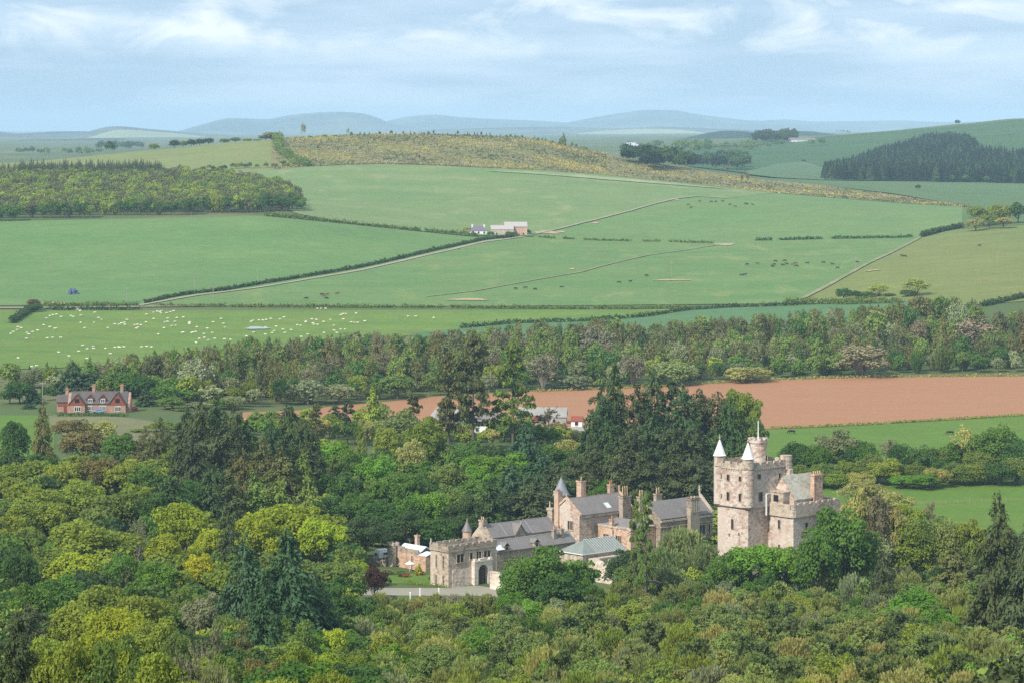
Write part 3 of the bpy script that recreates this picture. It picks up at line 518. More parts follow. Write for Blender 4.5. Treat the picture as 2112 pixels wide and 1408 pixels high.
# ---- main house
H_ = root('main_house', 1195, 1062, 9.0, 'two storey pink stone house with steep front gable and long slate roof', 'country house', base=0)
m = MB(); m.box(0, 19.6, 0, 10, 0, 9.0); m.gable(0, 19.6, 0, 10, 9.0, 12.6, 'x'); m.build('wall', S_pink, H_)
m = MB(); m.slopes(.5, 19.3, -.35, 10.35, 8.85, 12.75, .18, 'x'); m.build('roof', M_slate, H_)
m = MB(); m.box(0.4, 19.6, -.5, -.0, 8.2, 8.75); m.box(.4, 19.6, 4.9, 5.1, 12.85, 13.0); m.build('eaves_cornice', S_grey, H_)
m = MB(); m.add([(-.25, -.4, 8.7), (.5, -.4, 8.7), (.5, -.4, 9.3), (-.25, -.4, 9.3), (-.25, 5, 12.7), (.5, 5, 12.7), (.5, 5, 13.4), (-.25, 5, 13.4)], [(0, 1, 2, 3), (3, 2, 6, 7), (0, 3, 7, 4), (1, 5, 6, 2)])
m.add([(-.25, 10.4, 8.7), (.5, 10.4, 8.7), (.5, 10.4, 9.3), (-.25, 10.4, 9.3), (-.25, 5, 12.7), (.5, 5, 12.7), (.5, 5, 13.4), (-.25, 5, 13.4)], [(0, 3, 2, 1), (3, 7, 6, 2), (0, 4, 7, 3), (1, 2, 6, 5)])
m.build('gable_coping', S_red, H_)
MB().cyl(0.1, 5, 13.3, 14.2, .14, .2, 8).build('finial', M_pot, H_)
m = MB(); m.add([(19.1, -.4, 8.7), (19.7, -.4, 8.7), (19.7, -.4, 9.3), (19.1, -.4, 9.3), (19.1, 5, 12.7), (19.7, 5, 12.7), (19.7, 5, 13.4), (19.1, 5, 13.4)], [(0, 1, 2, 3), (3, 2, 6, 7), (0, 3, 7, 4), (1, 5, 6, 2)]); m.box(19.2, 19.6, 4.8, 5.2, 13.3, 14.8); m.build('far_gable_coping', S_red, H_)
win(H_, '-x', 0, 3.4, 4.9, 1.9, 2.3, 2, S_pink, .2); win(H_, '-x', 0, 3.6, 1.2, .7, 1.8, 0); win(H_, '-y', 0, 3.8, 1.0, 2.2, 1.8, 2); 
win(H_, '-x', 0, 8.3, 4.9, .8, 2.0, 0)
m = MB(); m.add([(11, .9, 9.95), (12.6, .9, 9.95), (12.6, 2.4, 11.1), (11, 2.4, 11.1), (11, .9, 9.7), (12.6, .9, 9.7), (12.6, 2.4, 10.8), (11, 2.4, 10.8)], [(0, 1, 2, 3), (0, 4, 5, 1), (3, 2, 6, 7), (0, 3, 7, 4), (1, 5, 6, 2)]); m.build('skylight', M_pvc, H_)
chimney(H_, .3, 8.4, 0, 14.6, 1.6, 1.6, 2, S_red, M_potred, .6); chimney(H_, 15.6, -1.0, 0, 12.9, 3.0, 1.6, 3, S_grey, M_pot, 2.6); chimney(H_, 17.2, 6.0, 10, 15.2, 1.6, 1.0, 2, S_red, M_potred, 1.0); chimney(H_, 8.8, 8.6, 9, 16.6, 1.8, 1.8, 1, S_red, M_pot, 1.0)
m = MB(); m.cyl(4.2, 11.5, 8, 12.8, 1.9, n=20); tt = m.build('round_turret', S_pink, H_); m = MB(); m.cyl(4.2, 11.5, 12.8, 13.1, 2.25, n=20); m.cyl(4.2, 11.5, 13.1, 17.6, 2.2, .06, 20); m.build('cone_roof', mat('lead_cone', (.24, .26, .29), rough=.5, noise=[(1, .5, .8, (1, 1, 1))]), tt)
m = MB(); m.box(-.9, .2, 9.6, 11.4, 0, 9.4); m.box(-1.1, .4, 9.4, 11.6, 9.4, 10.0); m.cyl(-.8, 10.5, 10.0, 11.8, .25, .12, 6); m.build('corner_pier', S_pale, H_)
# projecting flat block
Bk = root('flat_roofed_wing', 1232, 1081, 6.2, 'lower orange pink stone wing with flat parapet beside the pink stone house', 'house wing', base=0)
m = MB(); m.box(0, 9, -12.5, -.3, 0, 5.9); m.build('wall', S_red, Bk)
m = MB(); parapet(m, -.12, 9.1, -12.6, -.3, 5.9, 6.5, .4); m.build('parapet', S_pale, Bk)
m = MB(); m.slopes(1.2, 8.4, -11.6, -.6, 6.0, 7.8, .15, 'y', 3, 1.5); m.build('roof', M_slate, Bk)
for u0 in (-3.4, -8.0): win(Bk, '-x', 0, u0, 2.4, 1.9, 1.7, 2, S_red, .18); win(Bk, '-x', 0, u0, .3, 1.4, 1.2, 1, S_red, .18)
m = MB(); m.box(-.16, -.02, -6.1, -5.9, 0, 5.6); m.build('drainpipe', M_iron, Bk)
chimney(Bk, .2, -5.3, 5.9, 8.2, .9, .9, 1, S_red, M_potred, .9)
# right wing
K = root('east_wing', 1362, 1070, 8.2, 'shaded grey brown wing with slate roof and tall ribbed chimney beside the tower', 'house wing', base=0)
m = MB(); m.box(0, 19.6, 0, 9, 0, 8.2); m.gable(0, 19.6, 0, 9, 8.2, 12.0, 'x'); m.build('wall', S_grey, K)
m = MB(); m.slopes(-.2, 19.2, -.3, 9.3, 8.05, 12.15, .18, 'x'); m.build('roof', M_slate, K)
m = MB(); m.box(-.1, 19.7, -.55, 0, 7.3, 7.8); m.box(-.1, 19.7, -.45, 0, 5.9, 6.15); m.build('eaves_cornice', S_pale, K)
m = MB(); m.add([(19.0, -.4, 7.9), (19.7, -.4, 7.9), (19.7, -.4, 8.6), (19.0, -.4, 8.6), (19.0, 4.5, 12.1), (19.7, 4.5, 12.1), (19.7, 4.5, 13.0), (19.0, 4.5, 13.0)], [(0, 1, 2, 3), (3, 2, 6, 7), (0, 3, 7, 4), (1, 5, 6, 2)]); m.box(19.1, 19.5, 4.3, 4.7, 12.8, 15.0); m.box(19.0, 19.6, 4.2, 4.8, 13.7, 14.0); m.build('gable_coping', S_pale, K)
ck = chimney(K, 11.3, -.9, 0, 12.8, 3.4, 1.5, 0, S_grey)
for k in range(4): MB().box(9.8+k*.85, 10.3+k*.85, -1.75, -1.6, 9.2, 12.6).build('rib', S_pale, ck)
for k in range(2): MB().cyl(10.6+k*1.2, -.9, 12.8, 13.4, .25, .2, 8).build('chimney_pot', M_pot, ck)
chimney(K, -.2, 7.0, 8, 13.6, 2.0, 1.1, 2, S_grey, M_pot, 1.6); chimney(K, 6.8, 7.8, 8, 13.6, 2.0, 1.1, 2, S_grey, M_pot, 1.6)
for u0, w in ((4.5, 1.2), (7.2, 1.2), (15.5, 2.2), (18.2, .7)): win(K, '-y', 0, u0, 2.9, w, 2.4, 1 if w > 2 else 0, S_pale, .16)
win(K, '-y', 0, 4.8, .3, 1.1, 1.6, 0)
# glass roofed building
Gh = root('glass_roofed_building', 1202, 1143, 3.6, 'low building with a pale green glass hipped roof in front of the house', 'glasshouse', base=0)
m = MB(); m.box(0, 14.5, 0, 8.5, 0, 3.6); m.build('wall', S_pale, Gh)
m = MB(); m.slopes(-.3, 14.8, -.3, 8.8, 3.6, 6.3, .12, 'x', 4.6, 0); m.build('roof', M_glassroof, Gh)
m = MB()
for k in range(12):
    q = 4.6+k*.85; m.add([(q, -.32, 3.76), (q+.09, -.32, 3.76), (q+.09, 4.2, 6.5), (q, 4.2, 6.5)], [(0, 1, 2, 3)])
m.box(4.3, 14.8, 4.15, 4.35, 6.4, 6.55); m.box(-.35, 14.85, -.42, -.3, 3.5, 3.7); m.box(-.42, -.3, -.35, 8.8, 3.5, 3.7); m.build('glazing_bar', M_white, Gh)['kind'] = 'stuff'
m = MB(); m.box(1.5, 10, -4.5, -.5, 0, 2.6); m.box(1.4, 10.1, -4.6, -4.3, 2.6, 3.1); m.build('front_annex', S_pale, Gh)
# lodge roof bit seen through the left trees is skipped; garden things
def small(name, m, mats, px, py, label, cat, rz=0, group=None, z=None):
    x, y, zz = hit(px, py); o = m.build(name, mats); o.location = (x, y, zz); o.rotation_euler = (0, 0, rz); return tag(o, label, cat, group)
M_gravel = mat('gravel', (.27, .24, .20), noise=[(.4, .6, (.33, .295, .25), (1, 1, 1)), (.15, .6, (.25, .27, .15), (1, 1, 1), (.5, .6))])
loft('drive', [(700, 1205), (800, 1212), (900, 1212), (985, 1207), (1040, 1215)], [(700, 1226), (800, 1227), (900, 1228), (985, 1228), (1040, 1230)], M_gravel, .1, rows=10)
loft('garden_lawn', [(790, 1183), (830, 1182), (888, 1184)], [(790, 1202), (830, 1203), (888, 1206)], M_f['lawn'], .14, rows=8)
for k, (px, py, side) in enumerate(((846, 1236, 'front left'), (866, 1228, 'middle'), (905, 1228, 'right'))):
    m = MB(); m.box(-.14, .14, -.14, .14, 0, 1.7); m.prism([(-.18, -.18), (.18, -.18), (.18, .18), (-.18, .18)], 1.7, 1.9, [(-.03, -.03), (.03, -.03), (.03, .03), (-.03, .03)])
    small('gate_post', m, M_white, px, py, {'front left': 'white gate post standing lowest on the edge of the drive', 'middle': 'white gate post in the middle of the drive edge', 'right': 'white gate post nearest the gatehouse on the drive edge'}[side], 'post', group='white posts along the drive')
for k, (px, py, w, lb) in enumerate(((838, 1190, 1.9, 'red brown garden bench on the lawn before the low range'), (866, 1186, 2.2, 'red brown garden bench beside the cone shaped yellow shrub'))):
    r_ = empty('garden_bench', hit(px, py), .3, lb, 'bench', 'garden benches'); m = MB(); m.box(-w/2, w/2, -.25, .25, .4, .48); m.build('seat', M_tile, r_); m = MB(); m.box(-w/2, w/2, .22, .3, .5, .95); m.build('backrest', M_tile, r_)
    for sx in (-1, 1): MB().box(sx*w*.42-.05, sx*w*.42+.05, -.22, .22, 0, .4).build('leg', M_tile, r_)
# parasol beside the range
r_ = empty('parasol', hit(845, 1178), 0, 'white garden parasol open in front of the low stone range', 'parasol')
MB().cyl(0, 0, 0, 2.3, .04, n=6).build('pole', M_white, r_); MB().cyl(0, 0, 2.0, 2.6, 1.3, .05, 8).build('canopy', M_white, r_)

# ---- estate cottages
def cottage_row():
    x, y, z = hit(192, 850); R_ = empty('estate_cottages', (x, y, z-.1), .03, 'pair of brick cottages with red tile hung gables, dormers and dark slate roofs', 'cottage'); s = 5880/y
    def u(px): return (px-192)/s
    a, b = u(140), u(268)
    m = MB(); m.box(a, b, 0, 7.5, 0, 3.4); m.gable(a, b, 0, 7.5, 3.4, 7.2, 'x'); m.build('wall', M_brick, R_)
    m = MB(); m.slopes(a+1, b-1, -.4, 7.9, 3.25, 7.4, .18, 'x'); m.build('roof', M_slate2, R_)
    m = MB(); m.box(a+2, b-6, 3.6, 3.9, 7.45, 7.65); m.build('ridge_tiles', M_tile, R_)
    for c, w, zt in ((u(160), 6.4, 6.6), (u(243), 6.6, 7.3)):
        m = MB(); m.box(c-w/2+.3, c+w/2-.3, -1.6, 1.0, 0, 3.2); gb = m.build('gable_bay', M_brick, R_)
        m = MB(); m.add([(c-w/2+.2, -1.75, 3.0), (c+w/2-.2, -1.75, 3.0), (c, -1.75, zt), (c-w/2+.2, 3.5, 3.0), (c+w/2-.2, 3.5, 3.0), (c, 3.5, zt)], [(0, 1, 2), (0, 3, 4, 1), (0, 2, 5, 3), (1, 4, 5, 2)]); m.build('tile_hung_gable', M_tile, gb)
        m = MB(); m.slopes(c-w/2-.2, c+w/2+.2, -2.0, 3.9, 2.95, zt+.15, .16, 'y'); m.build('gable_roof', M_slate2, gb)
        win(gb, '-y', -1.6, c+.2, .8, 2.0, 1.5, 2, M_white, .12); win(gb, '-y', -1.75, c, 4.1, 1.3, 1.1, 1, M_dark, .1)
    for c in (u(186), u(212)):
        m = MB(); m.box(c-1.2, c+1.2, .1, 3, 3.3, 4.9); m.add([(c-1.3, 0, 4.9), (c+1.3, 0, 4.9), (c, 0, 6.4), (c-1.3, 3, 4.9), (c+1.3, 3, 4.9), (c, 3, 6.4)], [(0, 1, 2), (0, 3, 4, 1), (0, 2, 5, 3), (1, 4, 5, 2)]); d_ = m.build('dormer', M_tile, R_)
        m = MB(); m.slopes(c-1.6, c+1.6, -.3, 3.4, 4.75, 6.55, .14, 'y'); m.build('dormer_roof', M_slate2, d_); win(d_, '-y', .0, c, 3.75, 1.3, 1.2, 1, M_white, .16)
        win(R_, '-y', 0, c, .9, 1.9, 1.5, 3, M_white, .12)
    m = MB(); m.box(u(117), u(141), 1.0, 6.5, 0, 3.9); m.build('side_wing', M_brick, R_)
    m = MB(); m.slopes(u(115), u(142), .6, 6.9, 3.8, 6.2, .16, 'x'); m.build('side_wing_roof', M_slate2, R_)
    m = MB(); m.box(u(119)-.1, u(141)-.2, .9, 1.0, 2.3, 3.8); m.build('tile_hanging', M_tile, R_)
    for c in (u(134), u(172), u(229)):
        MB().box(c-.55, c+.55, -.07 if c > u(140) else .93, 0 if c > u(140) else 1.0, 0, 2.2).build('door', mat('dark_red_door', (.22, .045, .04)), R_)
    for c, z1 in ((u(136), 8.6), (u(191), 9.6), (u(249), 9.8)): chimney(R_, c, 3.9, 5.2, z1, 1.1, 1.1, 2, M_brick, M_potred, .5)
cottage_row()
def car(px, py, colr, rz, label, sc=1.0):
    x, y, z = hit(px, py); R_ = empty('parked_car', (x, y, z+.05), rz, label, 'car', 'cars parked at the cottages'); paint = mat('car_paint', colr, rough=.3, spec=.6)
    bm_ = bmesh.new()
    prof = [(-2.05, .35), (-2.1, .75), (-1.6, .92), (-.95, .98), (-.45, 1.38), (.75, 1.42), (1.45, 1.02), (2.0, .92), (2.08, .4)]
    vs = [[bm_.verts.new((px_, sy*(.84 if pz < 1.1 else .66), pz)) for px_, pz in prof] for sy in (-1, 1)]
    bm_.faces.new(vs[0]); bm_.faces.new(vs[1][::-1])
    for i in range(len(prof)): j = (i+1) % len(prof); bm_.faces.new((vs[0][j], vs[0][i], vs[1][i], vs[1][j]))
    bmesh.ops.bevel(bm_, geom=bm_.edges[:], offset=.07, segments=2, affect='EDGES'); me = bpy.data.meshes.new('body'); bm_.to_mesh(me); bm_.free(); me.materials.append(paint); obj('body', me, R_)
    for sy in (-1, 1):
        m = MB(); m.add([(-.85, sy*.83, 1.0), (1.3, sy*.83, 1.03), (.7, sy*.70, 1.33), (-.4, sy*.70, 1.31)], [(0, 1, 2, 3)]); m.add([(-.85, sy*.86, 1.0), (1.3, sy*.86, 1.03), (.7, sy*.73, 1.33), (-.4, sy*.73, 1.31)], [(0, 1, 2, 3)]); m.build('side_window', M_dark, R_)
        for sx in (-1.3, 1.3):
            m = MB(); n_ = 12; pts = [(sx+.32*math.cos(2*math.pi*i/n_), .32+.32*math.sin(2*math.pi*i/n_)) for i in range(n_)]; m.add([(a, sy*.70, c) for a, c in pts]+[(a, sy*.88, c) for a, c in pts], [tuple(range(n_)), tuple(range(2*n_-1, n_-1, -1))]+[(i, (i+1) % n_, (i+1) % n_+n_, i+n_) for i in range(n_)]); m.build('wheel', M_iron, R_)
    m = MB(); m.add([(-.98, -.7, 1.0), (-.98, .7, 1.0), (-.5, .6, 1.37), (-.5, -.6, 1.37)], [(0, 1, 2, 3)]); [v for v in m.v]; m.v = [(a-.03, b, c+.02) for a, b, c in m.v]; m.build('windscreen', M_dark, R_)
    R_.scale = (sc,)*3
car(203, 851, (.18, .32, .55), 0.02, 'pale blue car parked in front of the brick cottages')
car(273, 846, (.60, .025, .02), .5, 'bright red car parked at the right end of the cottages')

M_palerf = mat('pale_roof', (.38, .35, .33)); M_greyw = mat('grey_render', (.36, .34, .31), noise=[(.8, .6, .7, (1, 1, 1))])
# ---- farm buildings
def barn(name, px, py, w, d, h, rh, rz, wallm, roofm, label, cat, wins=2, chim=0, extras=None, group=None, hip=0):
    x, y, z = hit(px, py); R_ = empty(name, (x, y, z-.3), rz, label, cat, group); h += .3
    m = MB(); m.box(-w/2, w/2, 0, d, 0, h)
    if not hip: m.gable(-w/2, w/2, 0, d, h, h+rh, 'x')
    m.build('wall', wallm, R_); m = MB(); m.slopes(-w/2-.25, w/2+.25, -.3, d+.3, h-.1, h+rh+.1, .2, 'x', hip, hip); m.build('roof', roofm, R_)
    for k in range(wins): win(R_, '-y', 0, -w/2+w*(k+.5)/max(1, wins), .9, 1.2, 1.4, 0, M_white, .12)
    for k in range(chim): chimney(R_, (-.35+.7*k)*w if chim > 1 else 0, d/2, h+rh*.6, h+rh+1.3, 1, 1, 2, wallm, M_potred, .5)
    if extras: extras(R_, w, d, h)
    return R_
barn('farmhouse', 987, 484, 12, 6, 2.6, 3.2, .1, M_white, mat('purple_slate', (.17, .14, .18)), 'white farmhouse with a purple grey hipped roof in the hillside fields', 'farmhouse', 3, 2, hip=3)
barn('stone_barn', 1036, 486, 16, 8, 4.2, 2.6, .05, S_pink, M_palerf, 'low pinkish barn with a pale roof between the farmhouse and the taller barn', 'barn', 2)
barn('stone_barn', 1064, 486, 16, 10, 6.2, 3.0, .05, S_red, M_palerf, 'taller pinkish barn with a pale roof at the right of the hillside farm', 'barn', 3)
# farm behind the tall pines, at the near edge of the ploughed field
barn('white_cottage', 908, 884, 13, 7, 3.6, 3.4, -.9, M_white, M_tin, 'white gabled cottage behind the left one of three tall pines', 'cottage', 2)
barn('white_cottage', 1005, 893, 11, 7, 3.2, 3.4, -.1, M_white, M_slate, 'white cottage with red chimney between the second and third tall pines', 'cottage', 3, 1)
barn('slate_shed', 945, 890, 17, 9, 3.2, 3.0, -.1, S_grey, M_slate, 'dark slate roofed shed between the first and second tall pines', 'shed', 0)
barn('grey_farm_shed', 1118, 874, 18, 9, 2.6, 3.0, -.06, M_greyw, M_tin, 'long grey roofed farm shed at the edge of the ploughed field behind the pines', 'farm shed', 2)
barn('red_roofed_hut', 1096, 884, 6, 5, 2.6, 1.8, -.1, M_greyw, M_tile, 'small hut with a red tiled roof in front of the long grey farm shed', 'hut', 1)
barn('white_cabin', 1189, 880, 4, 4, 2.2, 1.4, -.15, M_white, M_tile, 'tiny white cabin with a red roof left of the dark fir group', 'cabin', 1)
barn('low_white_shed', 1170, 899, 13, 4, 1.9, .8, -.1, M_white, M_tin, 'low white shed below the tiny white cabin', 'shed', 0)
barn('far_white_house', 1300, 307, 20, 10, 7, 4, 0, M_white, M_lead, 'far off white house in the valley above the gorse hill', 'house', 3)
barn('far_white_house', 1316, 307, 18, 10, 5, 3, 0, M_white, M_lead, 'far off lower white outbuilding right of the far white house', 'house', 2)
barn('hill_farmhouse', 1616, 295, 16, 10, 5, 5, .2, M_white, M_slate, 'distant white farmhouse with gable below the dark hilltop trees', 'farmhouse', 3)
barn('long_white_barn', 1652, 294, 50, 12, 3.5, 4, .05, M_white, M_slate, 'distant long white barn on the far hill right of the dark trees', 'barn', 6)
barn('hut', 2009, 375, 6, 4, 3, 1, 0, M_white, M_tin, 'tiny white hut below the dark conifer plantation', 'hut', 0)
# heap of blue machinery or bales
R_ = empty('silage_heap', hit(150, 608), 0, 'heap of dark blue wrapped silage bales in the pasture above the sheep', 'silage bales')
bl = mat('blue_wrap', (.06, .085, .20), rough=.4, spec=.5, noise=[(1.2, .6, (.20, .25, .38), (1, 1, 1))]); rr = random.Random(3)
for k in range(26):
    lay = 0 if k < 14 else (1 if k < 22 else 2); m = MB(); m.cyl(0, 0, 0, 1.2, .6, n=12)
    o = m.build('bale', bl, R_); o.location = (rr.uniform(-3.6+lay, 3.6-lay), rr.uniform(-2.6+lay, 2.6-lay), lay*1.15); o.rotation_euler = (rr.uniform(-.15, .15), rr.uniform(-.15, .15), 0)
# stone bridge-like wall near the road end

# ------------------------------------------------------------------ foliage
def leaf_mat(name, trans=.3, amt=.55):
    return mat(name, (1, 1, 1), rough=.75, spec=.12, objcol=True, trans=trans, noise=[(5, .7, .68, (1, 1, 1), (.42, .62)), (14, .5, 1.3, (1, 1, 1), (.5, .7))])
M_leaf = leaf_mat('leaves', .42); M_needle = leaf_mat('needles', .2); M_twig = leaf_mat('twigs', .05)
M_bark = mat('bark', (.11, .085, .065), noise=[(3, .6, (.18, .15, .12), (1, 1, .3))])
M_barkp = mat('pale_bark', (.30, .26, .21), noise=[(3, .6, (.20, .16, .13), (1, 1, .3))])
def attr_mat(name, trans=.2):
    m = bpy.data.materials.new(name); m.use_nodes = True; n = m.node_tree.nodes; l = m.node_tree.links; b = n['Principled BSDF']
    a = n.new('ShaderNodeAttribute'); a.attribute_name = 'col'; l.new(a.outputs['Color'], b.inputs['Base Color']); b.inputs['Roughness'].default_value = .8; b.inputs['Specular IOR Level'].default_value = .1
    tr = n.new('ShaderNodeBsdfTranslucent'); l.new(a.outputs['Color'], tr.inputs[0]); ms = n.new('ShaderNodeMixShader'); ms.inputs[0].default_value = trans
    l.new(b.outputs[0], ms.inputs[1]); l.new(tr.outputs[0], ms.inputs[2]); l.new(ms.outputs[0], n['Material Output'].inputs[0]); return m
M_mass = attr_mat('mixed_foliage')
def nrm(v): return v/(np.linalg.norm(v, axis=-1, keepdims=True)+1e-9)
def quads_from(P, Nn, T, s, asp=.62):
    """leaf quads: centre P, normal N, long axis T"""
    T = nrm(T-(T*Nn).sum(-1, keepdims=True)*Nn); B = np.cross(Nn, T); s = np.asarray(s)[:, None]; a, b = T*s, B*s*asp
    V = np.stack([P-a-b*.6, P+a*.2-b, P+a+b*.5, P-a*.3+b], 1).reshape(-1, 3)
    return V, np.arange(len(P)*4).reshape(-1, 4)
def rdir(r, n): return nrm(r.normal(size=(n, 3)))
def c_broad(seed, n, leaf, nc=34, rz=.40, zc=.58, flat=1.0, rc=(.11, .19), gap=0.0):
    r = np.random.default_rng(seed); d = rdir(r, nc); d[:, 2] = np.where(d[:, 2] < -.45, -d[:, 2]*.5, d[:, 2]); d = nrm(d)
    lump = 1+.16*np.sin(3*np.arctan2(d[:, 1], d[:, 0])+seed)+.12*r.normal(size=nc)
    rad = r.uniform(.55, .92, nc)*np.clip(lump, .7, 1.2); c = np.stack([d[:, 0]*rad*.42, d[:, 1]*rad*.42, zc+d[:, 2]*rad*(rz-.04)], 1)
    rc_ = r.uniform(rc[0], rc[1], nc); w = rc_**2; w /= w.sum(); k = r.choice(nc, n, p=w)
    dd = rdir(r, n); dd[:, 2] = np.where(r.random(n) < .55, np.abs(dd[:, 2]), dd[:, 2])
    Pp = c[k]+dd*rc_[k][:, None]*(r.uniform(.6, 1.1, n)**.6)[:, None]*np.array([1, 1, .78*flat])
    Nn = nrm(dd*.8+rdir(r, n)*.75+np.array([0, 0, .25])); return quads_from(Pp, Nn, rdir(r, n), leaf*r.uniform(.6, 1.3, n))
def c_con(seed, n, leaf, prof=.8, zb=.06, jit=.22, nw=26, droop=.05, bp=8, miss=0.0):
    r = np.random.default_rng(seed); Z0 = []; R = []; A = []
    for i in range(nw):
        z = zb+(1-zb)*((i+.5)/nw)**.92; rr_ = .5*(1-z)**prof*(1+.0)
        for b in range(max(3, int(bp*(1-z*.4)))):
            if r.random() < miss: continue
            Z0.append(z+r.normal()*.012); A.append(r.uniform(0, 6.283)); R.append(max(.02, rr_*(1+r.normal()*jit)))
    Z0, R, A = map(np.array, (Z0, R, A)); w = R**1.1; w /= w.sum(); k = r.choice(len(R), n, p=w); t = r.uniform(.12, 1.05, n)**.75
    lat = r.normal(size=n)*.16*R[k]*(1.1-t*.6); ca, sa = np.cos(A[k]), np.sin(A[k])
    P_ = np.stack([ca*t*R[k]-sa*lat, sa*t*R[k]+ca*lat, Z0[k]-droop*t*t*R[k]*3+.015*r.normal(size=n)-np.abs(lat)*.15], 1)
    Nn = nrm(np.stack([ca*.35, sa*.35, np.ones(n)*.8], 1)+rdir(r, n)*.55); T = np.stack([ca, sa, -.35*np.ones(n)], 1)+rdir(r, n)*.5
    return quads_from(P_, Nn, T, leaf*r.uniform(.6, 1.3, n)*(.55+.45*(1-Z0[k])), .5)
def c_open(seed, n, leaf, zb=.34, nc=30):
    r = np.random.default_rng(seed); c = []; rc = []
    for i in range(nc):
        z = zb+(1-zb)*(i+.5)/nc; a = r.uniform(0, 6.283); q = r.uniform(.1, .46)*(1-(z-zb)/(1-zb))**.4; c.append((q*math.cos(a), q*math.sin(a), z)); rc.append(r.uniform(.12, .22)*(1.05-z*.55))
    c = np.array(c); rc = np.array(rc); k = r.integers(0, nc, n); dd = rdir(r, n)
    P_ = c[k]+dd*rc[k][:, None]*(r.random(n)**.4)[:, None]*np.array([1, 1, .16]); P_[:, 2] -= np.linalg.norm((P_-c[k])[:, :2], axis=1)*.12
    return quads_from(P_, nrm(rdir(r, n)*.7+np.array([0, 0, .8])), rdir(r, n), leaf*r.uniform(.6, 1.3, n), .5)
def c_young(seed, n, leaf, nw=9):
    r = np.random.default_rng(seed); tips = []
    for i in range(nw):
        z = .12+.8*(i+.3)/nw; R_ = .5*(1-z)**.65*1.05
        for b in range(7 if i < nw-2 else 4):
            a = r.uniform(0, 6.283); q = R_*r.uniform(.6, 1.15)
            for t in (.45, .72, 1.0): tips.append((q*t*math.cos(a)+r.normal()*.02, q*t*math.sin(a)+r.normal()*.02, z+.10*t*t+r.normal()*.012))
    tips += [(0, 0, .97), (.02, 0, .92), (-.02, .02, .9)]; tips = np.array(tips); k = r.integers(0, len(tips), n)
    T = nrm(rdir(r, n)+np.array([0, 0, .75])+tips[k]*np.array([1.2, 1.2, 0])); P_ = tips[k]+T*leaf*.9*r.uniform(.3, 1, n)[:, None]*np.array([1, 1, .9])
    return quads_from(P_, nrm(np.cross(T, rdir(r, n))), T, leaf*r.uniform(.7, 1.2, n), .28)
def c_stems(seed, n, leaf, ns=70, spread=.45, asp=.3, curve=.6, z0=.12):
    r = np.random.default_rng(seed); a = r.uniform(0, 6.283, ns); q = r.uniform(.05, 1, ns)**.6*spread; top = 1-.45*(q/spread)**2*r.uniform(.6, 1.1, ns)
    k = r.integers(0, ns, n); t = r.uniform(z0, 1, n)**.8; rad = q[k]*t**curve; wob = .035*np.sin(t*9+k); P_ = np.stack([rad*np.cos(a[k])+wob, rad*np.sin(a[k])-wob, t*top[k]], 1)+r.normal(size=(n, 3))*.022
    T = nrm(np.stack([np.cos(a[k])*q[k]*.8, np.sin(a[k])*q[k]*.8, np.ones(n)*.8], 1)+rdir(r, n)*.35)
    return quads_from(P_, nrm(np.cross(T, rdir(r, n))), T, leaf*r.uniform(.6, 1.4, n), asp)
def c_bare(seed, n, leaf, levels=4):
    """branching crown of fine twigs"""
    r = np.random.default_rng(seed); segs = [((0, 0, .14), (0, 0, .34), .022)]; cur = segs[:]
    for lv in range(levels):
        nx = []
        for a, b, w in cur:
            a, b = np.array(a), np.array(b); L_ = np.linalg.norm(b-a)
            for j in range(5 if lv < 2 else 4):
                d = nrm(nrm(b-a)*1.0+rdir(r, 1)[0]*(.75 if lv < 2 else .6)+np.array([0, 0, .28])); st = a+(b-a)*r.uniform(.45, 1); e = st+d*L_*r.uniform(.5, .85); nx.append((tuple(st), tuple(e), w*.55))
        segs += nx; cur = nx
    S = np.array([list(a)+list(b)+[w] for a, b, w in segs]); A, B_, w = S[:, :3], S[:, 3:6], np.maximum(S[:, 6], .0035)
    mx = B_[:, 2].max(); hx = np.abs(B_[:, :2]).max()
    for Q in (A, B_): Q[:, 2] = Q[:, 2]/mx; Q[:, :2] = Q[:, :2]/hx*.48
    T = nrm(B_-A); s = np.cross(T, rdir(r, len(T))); s = nrm(s)*w[:, None]*.5; V = np.stack([A-s, A+s, B_+s*.5, B_-s*.5], 1).reshape(-1, 3); Q1 = np.arange(len(A)*4).reshape(-1, 4)
    k = r.integers(len(segs)//5, len(segs), n); P_ = A[k]+(B_[k]-A[k])*r.random(n)[:, None]+r.normal(size=(n, 3))*.01
    V2, Q2 = quads_from(P_, rdir(r, n), rdir(r, n)+T[k], leaf*r.uniform(.6, 1.3, n), .35); return np.concatenate([V, V2]), np.concatenate([Q1, Q2+len(V)])
def tube_path(m, pts, rad, n=7):
    pts = [Vector(p) for p in pts]; b = len(m.v); rows = []
    for i, (p, q) in enumerate(zip(pts, rad)):
        d = (pts[min(i+1, len(pts)-1)]-pts[max(i-1, 0)]).normalized(); s = d.orthogonal().normalized(); t_ = d.cross(s); rows.append([p+(s*math.cos(6.2832*k/n)+t_*math.sin(6.2832*k/n))*q for k in range(n)])
    vs = [v for r_ in rows for v in r_]; fs = [(i*n+k, i*n+(k+1) % n, (i+1)*n+(k+1) % n, (i+1)*n+k) for i in range(len(rows)-1) for k in range(n)]; fs.append(tuple(range((len(rows)-1)*n, len(rows)*n))); m.add(vs, fs)
